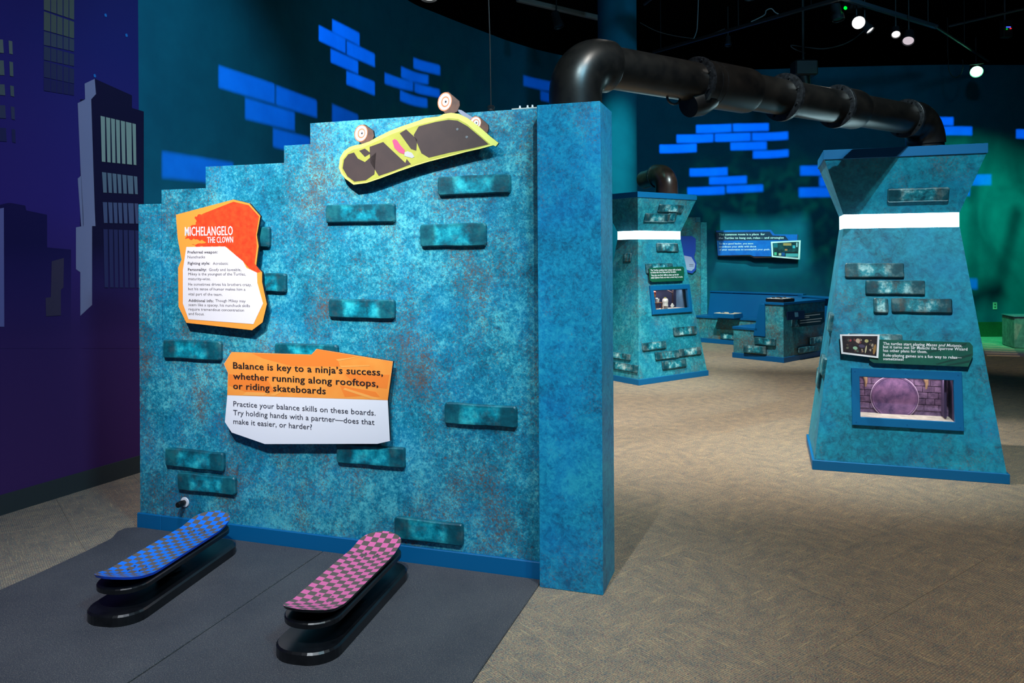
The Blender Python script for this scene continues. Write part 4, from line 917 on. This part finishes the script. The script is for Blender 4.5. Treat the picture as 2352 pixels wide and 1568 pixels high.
# activity boards lying on the bench
def activity(nm, label, M, w_, d_, h_, body, topm, spots):
    t = thing(nm, label, 'game', M=M)
    put('tray', MB().bbox((-w_ / 2, -d_ / 2, 0), (w_ / 2, d_ / 2, h_), .004), body, t, M)
    put('game_board', MB().bbox((-w_ / 2 + .012, -d_ / 2 + .012, h_), (w_ / 2 - .012, d_ / 2 - .012, h_ + .006), .001), topm, t, M)
    for x, y, a, b in spots: put('game_piece', MB().bbox((x, y, h_ + .006), (x + a, y + b, h_ + .018), .002), body if (x * 100) % 2 < 1 else EDGE, t, M)
mid = lambda a, b: (a + b) / 2
Mg = SF @ Matrix.Translation((.135, .155, .80))
gp = simple_noise('black_white_board', (20, 20, 22), (236, 236, 232), 16, .5, 0, 4)
activity('tabletop_game', 'black tray game with white patterned top on the console end', Mg, .26, .30, .045, BLK, gp, [(-.08, -.1, .03, .03), (.02, .03, .05, .02), (-.03, .08, .03, .03), (.05, -.08, .03, .04)])
pc = ground(1672, 720, .5); Mp = frame(Vector((pc.x, pc.y, .436)), bd, bn, Z)
activity('seat_game', 'tan activity board in a blue tray on the wall bench seat', Mp, .36, .30, .07, TRIMD, simple_noise('tan_board', (214, 180, 150), (244, 226, 200), 14, .6, 0, 4), [(-.1, -.06, .05, .04), (.0, .02, .08, .03), (.06, -.08, .04, .05)])

# ------------------------------------------------------------------ stepped panel behind the far tower with partly hidden sign
pr_ = at_depth(1609, 600, 13.04); PB = Vector((pr_.x, pr_.y, 0)); PBp = Plane(PB, (1, 0, 0), Z)
bp = thing('stepped_panel', 'narrow stepped patina panel half hidden behind the far tapered tower', 'partition', PB)
mb = MB().prism([(-.75, 0), (0, 0), (0, 1.985), (-.09, 1.985), (-.09, 2.07), (-.22, 2.07), (-.22, 2.17), (-.75, 2.17)], -.08, 0); put('panel', mb, PATB, bp, PBp.M())
put('edge_post', MB().bbox((.0, -.02, 0), (.105, .08, 1.985), .002), PATF, bp, frame(PB, (1, 0, 0), (0, 1, 0), (0, 0, 1)))
put('edge_post', MB().bbox((-.088, -.012, 1.985), (-.0, .11, 2.07), .002), PATF, bp, frame(PB, (1, 0, 0), (0, 1, 0), (0, 0, 1)))
hs = thing('blue_edged_sign', 'blue-bordered white sign peeking out right of the far tapered tower', 'sign', PBp.M(*PBp.uv(1585, 580)).translation)
slab(PBp, [(1560, 542), (1590, 542), (1598, 548), (1598, 575), (1594, 590), (1600, 604), (1598, 620), (1590, 628), (1560, 620)], .04, .014, 'board', mat('royal_blue_board', (20, 70, 180), .5), hs, EDGE)
slab(PBp, [(1560, 584), (1588, 590), (1597, 606), (1595, 616), (1588, 622), (1560, 615)], .0406, .0006, 'text_panel', mat('lilac_panel', (180, 180, 220), .5), hs)
for y in (607, 610.5): slab(PBp, [(1583, y), (1593, y), (1593, y + .9), (1583, y + .9)], .0412, .0003, 'text_line', INK, hs)

# ------------------------------------------------------------------ blue wall sign with photo
pL, pR = on_wall(WCURVE, 1645, 565), on_wall(WCURVE, 1838, 565); wx = Vector((pR.x - pL.x, pR.y - pL.y, 0)).normalized()
wn = wx.cross(Z); off = .09; PS = Plane(Vector((pL.x, pL.y, 0)) + wn * off, wx, Z)
Q3 = lambda x, y: (1640 + x / 10.691, 510 + y / 10.691)
ws = thing('wall_sign', 'wide blue sign with navy heading and framed photo on the curved wall', 'sign', PS.M(*PS.uv(1740, 565), 0).translation)
slab(PS, [Q3(*p) for p in ((45, 205), (60, 205), (1400, 190), (1490, 300), (2060, 300), (2070, 320), (2050, 450), (2040, 860), (990, 880), (880, 830), (95, 840), (45, 240))], .0, .02, 'board_edge', MAROON, ws)
slab(PS, [Q3(*p) for p in ((50, 205), (1400, 190), (1490, 300), (2050, 300), (2030, 840), (985, 840), (885, 805), (92, 820))], .012, .012, 'board', BSIGN, ws, EDGE)
slab(PS, [Q3(*p) for p in ((52, 245), (1370, 232), (1440, 330), (1745, 335), (1830, 440), (70, 455))], .0126, .0006, 'heading_band', NAVY, ws)
wf = slab(PS, [Q3(*p) for p in ((1395, 480), (2130, 445), (2108, 918), (1420, 858))], .03, .016, 'photo_frame', WHITE, ws, EDGE)
slab(PS, [Q3(*p) for p in ((1440, 515), (2085, 480), (2065, 875), (1455, 825))], .0306, .0006, 'photo_print', simple_noise('room_photo_print', (14, 26, 40), (40, 84, 92), 11, .4, 0, 4), wf)
for (x0, y0, x1, y1, c_) in ((1700, 515, 1900, 575, (200, 140, 90)), (1930, 570, 1995, 640, (70, 170, 190)), (1740, 660, 1800, 700, (220, 130, 80)), (1460, 520, 1560, 620, (20, 110, 130)), (1700, 730, 2060, 755, (24, 20, 24)), (1660, 745, 1740, 830, (20, 80, 150)), (1760, 770, 2060, 850, (90, 170, 180)), (1480, 740, 1540, 810, (90, 190, 150)), (1590, 760, 1650, 820, (210, 200, 170)), (2020, 500, 2050, 610, (200, 210, 220))):
    slab(PS, [Q3(x0, y0), Q3(x1, y0), Q3(x1, y1), Q3(x0, y1)], .0311, .0003, 'photo_blotch', mat('blotch_%d_%d_%d' % c_, c_, .5), wf)
for s, x0, y, x1, cap in (('The common room is a place  for', 115, 328, 1248, 50), ('the Turtles to hang out, relax\u2014 and strategize', 115, 415, 1712, 50), ('To be a good leader, you must', 120, 548, 965, 40), ('coordinate your skills with those', 120, 622, 1035, 40), ('of your teammates to accomplish your goals.', 120, 695, 1375, 40)):
    a = Q3(x0, y); text(PS, ws, s, a[0], a[1], Q3(x1, y)[0], cap / 10.691, WHITE, .0134, True)
for x in (1660, 1810): 
    u, v = PS.uv(x, 560); put('standoff', lathe([(.015, -.085), (.015, -.005)], 10), STEEL, ws, PS.M(u, v, 0))

# outlet on the far wall
po = on_wall(WCURVE, 2285, 702); on_ = Vector((0, -1, 0))
ot = thing('wall_outlet', 'small pale electrical outlet low on the green-lit far wall', 'outlet', po); PO = frame(po + on_ * .0, (1, 0, 0), (0, 0, 1), (0, -1, 0))
IV = mat('ivory_plastic', (224, 214, 190), .5)
put('cover_plate', MB().prism([(-.037, -.06), (.037, -.06), (.037, .06), (-.037, .06)], 0, .008, bev=.003), IV, ot, PO)
for y in (-.024, .024): put('socket', lathe([(.015, .008), (.013, .010)], 14), mat('dark_socket', (90, 84, 72), .6), ot, PO @ Matrix.Translation((0, y, 0)))
# concrete looking block at the right edge
gb = ground(2330, 800); CON = simple_noise('concrete_block', (104, 104, 100), (142, 140, 132), 14, .85, .3, 6)
cb = thing('concrete_block', 'grey concrete-look block at the right edge by the green wall', 'block', gb)
Mc = frame(gb, (.97, -.24, 0), (.24, .97, 0), (0, 0, 1))
put('block', MB().bbox((0, 0, 0), (.9, .5, .47), .012), CON, cb, Mc); put('block_lid', MB().bbox((-.01, -.01, .47), (.91, .51, .485), .004), simple_noise('concrete_top', (70, 76, 96), (96, 100, 112), 20, .8, .2), cb, Mc)

# ------------------------------------------------------------------ ceiling rig
RIG = mat('rig_black', (11, 12, 14), .6); CAN = mat('lamp_can', (44, 46, 50), .35, .4); BEAM = mat('grey_beam_paint', (120, 120, 116), .7)
def at_z(px, py, z): return ground(px, py, z)
def rail(name, label, a, b, r, m, drops=(0, 1)):
    t = thing(name, label, 'rail', a)
    d = (b - a).normalized(); s = d.cross(Z).normalized(); MF = frame(a, d, s, Z); L = (b - a).length
    put('bar', MB().bbox((0, -r, -r), (L, r, r), r * .25, MF), m, t)
    for k in drops: p = a.lerp(b, k); put('drop_rod', MB().tube([p, Vector((p.x, p.y, 6.0))], .008, 6), RIG, t)
    return t
ra = at_z(1188, -2, 5.1); rb_ = at_z(1400, 47, 5.1); rail('ceiling_beam', 'pale grey painted beam above the curved pipe elbow, left of the column', ra, rb_, .035, BEAM, (.1, .9))
t_a = at_z(1500, 120, 4.6); t_b = at_z(1945, -8, 4.6); tr1 = rail('track_rail', 'black lighting track rising to the right above the long pipe', t_a, t_b, .022, RIG, (.05, .5, .95))
u_a = at_z(1925, -8, 4.7); u_b = at_z(2152, 62, 4.7); tr2 = rail('track_rail', 'grey-blue lighting track carrying the bright lamps at upper right', u_a, u_b, .028, mat('rail_bluegrey', (52, 66, 76), .5), (.1, .9))
def can_lamp(label, p, d, r=.07, L=.2, lit=None, cat='lamp', hang=None, led=None):
    """cylindrical spot: body, lens, yoke arm up to the rig"""
    d = Vector(d).normalized(); s = d.cross(Z).normalized(); MF = frame(p, s, d.cross(s) * -1, d)
    if MF.to_3x3().determinant() < 0: MF = frame(p, -s, d.cross(s) * -1, d)
    t = thing('spot_lamp', label, cat, p)
    put('lamp_can', lathe([(r * .45, -L), (r * .8, -L * .9), (r * .82, -L * .4), (r, -L * .3), (r, 0), (r * .93, 0), (r * .88, -.02)], 28), CAN, t, MF, smooth=True)
    put('lens', lathe([(r * .87, -.022), (r * .8, -.014)], 24), lit or mat('dark_lens', (30, 34, 40), .15), t, MF)
    q = p - d * L * .6; put('yoke', MB().tube([q + Z * .02, q + Z * .14], .012, 8), RIG, t)
    top = hang if hang else Vector((q.x, q.y, q.z + .5)); put('yoke_arm', MB().tube([q + Z * .13, Vector((q.x, q.y, max(q.z + .15, top.z)))], .009, 8), RIG, t)
    if led: put('status_light', lathe([(.022, 0), (.016, .012)], 12), led, t, frame(q + Vector((.085, -.07, .0)), (1, 0, 0), (0, 0, 1), (0, -1, 0)))
    return t
HOT = emis('hot_lamp', (255, 250, 235), 30); WARM = emis('warm_lamp', (255, 250, 245), 1.6); GRN = emis('green_lamp', (120, 255, 190), 14)
Lz = 4.35
p = at_depth(1972, 52, 10.0); can_lamp('lit white spot lamp, the brightest under the upper right track', p, Vector((-.25, -1, -.45)), .085, .24, HOT)
p = at_depth(1990, 62, 10.05); can_lamp('small spot lamp with pale lens just right of the brightest lamp', p + Vector((.10, .1, -.02)), Vector((.5, -.45, -.9)), .06, .2, WARM)
p = at_depth(2058, 80, 10.4); can_lamp('spot lamp with glowing ring in the middle of the upper right track', p, Vector((-.35, -.75, -.75)), .06, .2, WARM)
p = at_depth(2086, 95, 10.5); can_lamp('spot lamp with pale oval lens at the right of the ring-lit lamp', p, Vector((-.45, -.7, -.9)), .08, .22, emis('pale_lens', (230, 215, 225), .8))
p = at_depth(1926, 46, 9.9); can_lamp('dark cylinder lamp with small green status light left of brightest lamp', p, Vector((.1, -.2, -1)), .075, .24, None, led=emis('green_led', (0, 255, 40), 3))
p = at_depth(1672, 104, 11.6); can_lamp('small dark spot lamp hanging from the long black track', p, Vector((-.1, -.3, -1)), .05, .16)
p = at_depth(1284, 62, 10.6); can_lamp('dim spot lamp hanging below the pale grey beam', p, Vector((.25, -.2, -1)), .07, .24)
p = at_depth(985, -3, 6.0); can_lamp('white-lit spot lamp cut by the top edge above the wall', p, Vector((.0, -.15, -1)), .07, .2, emis('white_lens', (250, 255, 250), 1.5))
p = at_depth(1725, -6, 9.4); can_lamp('dark spot lamp cut by the top edge above the long pipe', p, Vector((.0, -.2, -1)), .09, .2)
# green stage light
p = at_depth(2243, 165, 12.2); g = can_lamp('glaring green stage light hanging before the blue wall', p, Vector((-.45, -.85, -.55)), .10, .26, GRN)
bd_ = put('barn_door', MB().box((-.1, .10, -.01), (.1, .108, .10)), RIG, g, frame(p, Vector((.85, -.45, 0)), (0, 0, 1), Vector((-.45, -.85, 0))))
cb_ = thing('cable_loop', 'thin black cable loop hanging left of the green stage light', 'cable', at_depth(2195, 140, 12.2))
put('cable', MB().tube([at_depth(2195 + 17 * math.cos(a), 148 + 30 * math.sin(a), 12.2) for a in [math.pi * (1.12 - 1.24 * k / 20) for k in range(21)]] , .006, 8), RIG, cb_, smooth=True)
put('cable', MB().tube([at_depth(2178, 138, 12.2), at_depth(2177, 120, 12.2), at_depth(2176, 40, 12.2)], .006, 8), RIG, cb_, smooth=True)
# projector hanging behind the pipe
pj = thing('stage_projector', 'bulky black projector hanging behind the middle of the long pipe', 'projector', at_depth(1845, 160, 11.0)); pc_ = at_depth(1845, 160, 11.0)
put('housing', MB().bbox((-.15, -.12, -.10), (.17, .12, .12), .02, Matrix.Translation(pc_)), RIG, pj)
put('lens_barrel', MB().tube([pc_ + Vector((0, 0, -.08)), pc_ + Vector((.03, 0, -.22))], [.09, .07], 20), BLK, pj, smooth=True)
put('hanging_rod', MB().tube([pc_ + Z * .1, Vector((pc_.x, pc_.y, 6.0))], .02, 8), RIG, pj)
pj2 = thing('led_controller', 'small hanging box with blue, green and red lights at far upper right', 'projector', at_depth(2308, 62, 12.0)); q_ = at_depth(2308, 66, 12.0)
put('housing', MB().bbox((-.05, -.06, -.14), (.09, .06, .12), .01, Matrix.Translation(q_)), RIG, pj2)
for dx, dz, w_, c_ in ((-.02, .0, .07, (60, 90, 255)), (-.02, -.03, .02, (0, 200, 40)), (.035, -.022, .025, (255, 40, 40))): put('indicator', MB().bbox((dx, -.07, dz), (dx + w_, -.061, dz + .014), .002, Matrix.Translation(q_)), emis('ind_%d_%d_%d' % c_, c_, 2.), pj2)
put('hanging_rod', MB().tube([q_ + Z * .1, Vector((q_.x, q_.y, 6.0))], .012, 8), mat('rig_grey', (70, 74, 80), .5), pj2)
# loose cables
def cable(label, pts, r=.006, m=RIG, name='loose_cable'):
    t = thing(name, label, 'cable', pts[0]); P_ = catmull3(pts); put('cable', MB().tube(P_, r, 8), m, t, smooth=True); return t
def catmull3(P, k=6):
    Q_ = [P[0]] + list(P) + [P[-1]]; out = []
    for i in range(1, len(Q_) - 2):
        for j in range(k):
            t = j / k; a, b, c, d = Q_[i - 1:i + 3]; out.append(.5 * ((2 * b) + (c - a) * t + (2 * a - 5 * b + 4 * c - d) * t * t + (3 * b - a - 3 * c + d) * t ** 3))
    return out + [P[-1]]
CG = mat('cable_grey', (110, 116, 120), .5)
cable('pale wire dropping from the ceiling to the long black track', [at_depth(x, y, 11.4) for x, y in ((1605, -60), (1604, 0), (1602, 50), (1600, 72), (1592, 92))], .008, CG)
cable('pale wire bump lying on the long black track', [at_depth(x, y, 10.9) for x, y in ((1725, 50), (1755, 35), (1760, 24), (1772, 20), (1780, 28), (1788, 32))], .008, CG)
cable('dark cable sagging in a curve left of the upper right lamps', [at_depth(x, y, 11.2) for x, y in ((1985, 70), (1960, 90), (1930, 104), (1890, 112), (1850, 108), (1818, 104), (1824, 112), (1850, 122))], .008, mat('cable_dark', (46, 48, 52), .5))
cable('dark cable looping along the ceiling right of the column', [at_depth(x, y, 11.6) for x, y in ((1470, 52), (1510, 72), (1560, 84), (1610, 88), (1640, 76), (1665, 66))], .006, mat('cable_dark', (46, 48, 52), .5))
for a, b, z, lab in (((1480, 10), (1500, -6), 4.9, 'thin dark pipe in the ceiling just right of the column'), ((1800, 34), (1930, 0), 5.0, 'upper dark pipe running beside the long black track'), ((2180, 60), (2352, 20), 5.0, 'dark pipe at the far upper right of the ceiling'), ((2150, 62), (2270, 140), 4.6, 'thin dark pipe sloping down towards the green stage light')):
    a3, b3 = at_z(*a, z), at_z(*b, z); t = thing('ceiling_pipe', lab, 'pipe', a3); put('pipe_run', MB().tube([a3, b3], .02, 10), mat('rig_grey2', (38, 42, 46), .5), t, smooth=True)
    put('drop_rod', MB().tube([a3.lerp(b3, .5), Vector((*a3.lerp(b3, .5).xy, 6.0))], .006, 6), RIG, t)

# ------------------------------------------------------------------ pattern projectors (real slides with cut-outs in front of small lamps)
def slide(name, label, L, quads, world_pts, watt, col, reach=.25, pad=.05, rad=.0012):
    """L lamp position; world_pts = list of 4-corner polygons on the lit surface"""
    L = Vector(L); allp = [p for q in world_pts for p in q]; d = sum(((p - L).normalized() for p in allp), Vector()).normalized()
    s = d.cross(Z).normalized(); up = s.cross(d); MF = frame(L + d * reach, s, up, -d)
    half = max((p - L).normalized().angle(d) for p in allp); 
    def proj(p): v = p - L; k = reach / v.dot(d); v = v * k; return (v.dot(s), v.dot(up))
    R = reach * math.tan(half) + pad; c = bpy.data.curves.new(name, 'CURVE'); c.dimensions = '2D'; c.fill_mode = 'BOTH'
    def loop(pts):
        sp = c.splines.new('POLY'); sp.points.add(len(pts) - 1); sp.use_cyclic_u = True
        for q, p in zip(sp.points, pts): q.co = (p[0], p[1], 0, 1)
    loop([(-R, -R), (R, -R), (R, R), (-R, R)])
    for q in world_pts: loop([proj(p) for p in q])
    o = bpy.data.objects.new('tmp', c); COL.objects.link(o); dg = bpy.context.evaluated_depsgraph_get(); dg.update(); me = bpy.data.meshes.new_from_object(o.evaluated_get(dg)); COL.objects.unlink(o); bpy.data.objects.remove(o)
    me.materials.clear(); me.materials.append(RIG)
    t = thing('pattern_projector', label, 'projector', L); put('slide_plate', me, None, t, MF)
    mb = MB(); r1 = [Vector((x, y, 0)) for x, y in ((-R, -R), (R, -R), (R, R), (-R, R))]; r0 = [Vector((x * .35, y * .35, reach + .06)) for x, y in ((-R, -R), (R, -R), (R, R), (-R, R))]
    mb.add(r1 + r0, [(0, 1, 5, 4), (1, 2, 6, 5), (2, 3, 7, 6), (3, 0, 4, 7), (4, 5, 6, 7)]); put('housing', mb, RIG, t, MF)
    put('hanging_rod', MB().tube([L + Z * .05, Vector((L.x, L.y, 6.0))], .015, 8), RIG, t)
    spot(name, L, L + d, watt, col, math.degrees(half) * 2 + 12, .05, rad)
def WQ(quads): return [[on_wall(WCURVE, x, y) for x, y in q] for q in quads]
QA = [((502, 150), (631, 193), (631, 239), (502, 201)), ((634, 196), (728, 231), (728, 270), (634, 241)), ((563, 224), (677, 258), (677, 301), (563, 273)), ((627, 294), (712, 316), (712, 360), (627, 337)), ((372, 347), (536, 374), (536, 424), (372, 408)), ((763, 239), (823, 264), (823, 304), (763, 285))]
QB = [((763, 44), (826, 76.5), (826, 105.8), (763, 73)), ((732.2, 57.5), (793.8, 90), (793.8, 123), (732.2, 92.8)), ((796.4, 93.5), (861, 124.4), (861, 154), (796.4, 126)), ((759.4, 111.5), (822.8, 141), (822.8, 170), (759.4, 142.8)), ((795.6, 162.6), (861, 188.4), (861, 219.4), (795.6, 193.6)),
      ((949.7, 132.4), (1010.8, 150.5), (1010.8, 172.9), (949.7, 156.5)), ((921.3, 152.2), (984, 172.9), (984, 193.6), (921.3, 177.2)), ((883.4, 166.9), (948.8, 187.5), (948.8, 209), (883.4, 191.9)), ((952.2, 190.1), (1010, 205.6), (1010, 224.6), (952.2, 211.6)), ((918.7, 206.5), (981.5, 226.3), (981.5, 247), (918.7, 230.6)),
      ((1202.3, 173), (1290, 192), (1290, 214), (1202.3, 196.5)), ((1241.6, 208), (1310, 225), (1310, 245), (1241.6, 230))]
QE = [((1599, 287), (1680, 284.7), (1680, 302.8), (1599, 305.7)), ((1683.7, 284.2), (1765.5, 282.7), (1765.5, 300), (1683.7, 302.2)), ((1554, 309.4), (1638.4, 307.1), (1638.4, 325.8), (1554, 328)), ((1642, 307), (1724, 304.8), (1724, 323.3), (1642, 325.5)), ((1727.6, 304.8), (1810, 302), (1810, 320), (1727.6, 323)),
      ((1515, 332.4), (1600, 329.5), (1600, 348.7), (1515, 351.6)), ((1678, 327.4), (1761, 325), (1761, 343), (1678, 345)), ((1729.6, 346), (1811, 343), (1811, 359.5), (1729.6, 363.9)),
      ((1584, 387), (1671, 384), (1671, 402.3), (1584, 405)), ((1629, 406.6), (1715.3, 403.5), (1715.3, 421), (1629, 424)), ((1579, 430.5), (1664.7, 427), (1664.7, 446), (1579, 448)), ((1668.8, 426), (1752.6, 423.5), (1752.6, 439.7), (1668.8, 443.5)),
      ((1838, 381), (1905, 380), (1905, 403), (1838, 403)), ((1882, 406), (1915, 406), (1915, 428), (1882, 428)), ((1835, 431), (1930, 430), (1930, 452), (1835, 453))]
QH = [((2130, 269), (2190, 269), (2190, 288), (2130, 288)), ((2140, 291), (2233, 291), (2233, 311), (2140, 311)), ((2334, 297), (2420, 297), (2420, 318), (2334, 318)), ((2200, 401), (2277, 400), (2277, 425), (2200, 426)), ((2150, 429), (2228, 429), (2228, 450), (2150, 450)), ((2170, 640), (2245, 640), (2245, 664), (2170, 664))]
BLUE = (.0, .2, 1)
slide('brick_slide_left', 'slide projector above the stepped wall throwing blue bricks at the near curved wall', (.4, 4.6, 4.55), None, WQ(QA), 2000, BLUE)
slide('brick_slide_middle', 'slide projector throwing blue bricks at the middle of the curved wall', (1.3, 6.0, 4.55), None, WQ(QB), 2700, BLUE)
slide('brick_slide_right', 'slide projector throwing blue bricks at the flat back wall', (2.2, 9.0, 4.75), None, WQ(QE), 6500, BLUE)
slide('brick_slide_far', 'slide projector throwing blue bricks at the far right wall', (7.6, 8.8, 4.8), None, WQ(QH), 4000, BLUE)
GQ = [[ground(x0 + 2 * i, y) if False else ground(x, y) for x, y in ((2256 + 2 * i, 787 + 5.4 * i), (2322 + 4 * i, 790 + 5.2 * i), (2322 + 4 * i, 793 + 5.2 * i), (2256 + 2 * i, 790.4 + 5.4 * i))] for i in range(6) for x0 in (0,)]
slide('grate_slide', 'slide projector throwing a warm grate pattern on the carpet at right', (7.2, 8.0, 4.9), None, GQ, 420, (1, .8, .5), rad=.0004)
slide('framing_slide', 'framing projector lighting a soft rectangle around the blue wall sign', (4.6, 10.2, 4.9), None, WQ([((1630, 503), (1852, 500), (1856, 618), (1634, 612))]), 1150, (.4, 1, .85), rad=.008)

# silhouette cut-out in the green lamp's beam (staff and fist shape thrown on the far wall)
Lg = Vector((6.1, 10.0, 5.3)); sh = [[(2331, 474), (2347, 480), (2302, 652), (2287, 652)], [(2205, 672), (2235, 664), (2268, 648), (2298, 645), (2312, 664), (2308, 688), (2290, 697), (2268, 690), (2246, 706), (2225, 716), (2200, 712)], [(2281, 694), (2291, 697), (2277, 752), (2267, 752)]]
pts_ = [[on_wall(WCURVE, x, y) for x, y in q] for q in sh]; dg_ = (sum((p for q in pts_ for p in q), Vector()) / sum(len(q) for q in pts_) - Lg).normalized(); sg_ = dg_.cross(Z).normalized(); ug_ = sg_.cross(dg_); MG = frame(Lg + dg_ * .45, sg_, ug_, -dg_)
co_ = thing('beam_cutout', 'black fist-and-staff silhouette plate above the green-lit wall', 'cutout', M=MG)
for nm, q in zip(('staff_top', 'fist', 'staff_end'), pts_):
    pl_ = []
    for p in q:
        v = p - Lg; v = v * (.45 / v.dot(dg_)); pl_.append((v.dot(sg_), v.dot(ug_)))
    put(nm, MB().prism(pl_, -.001, .001), RIG, co_, MG)
h0 = MG @ Vector((-.02, .0, .002)); put('hanging_rod', MB().tube([h0, Vector((h0.x, h0.y, 6.0))], .0015, 6), RIG, co_)
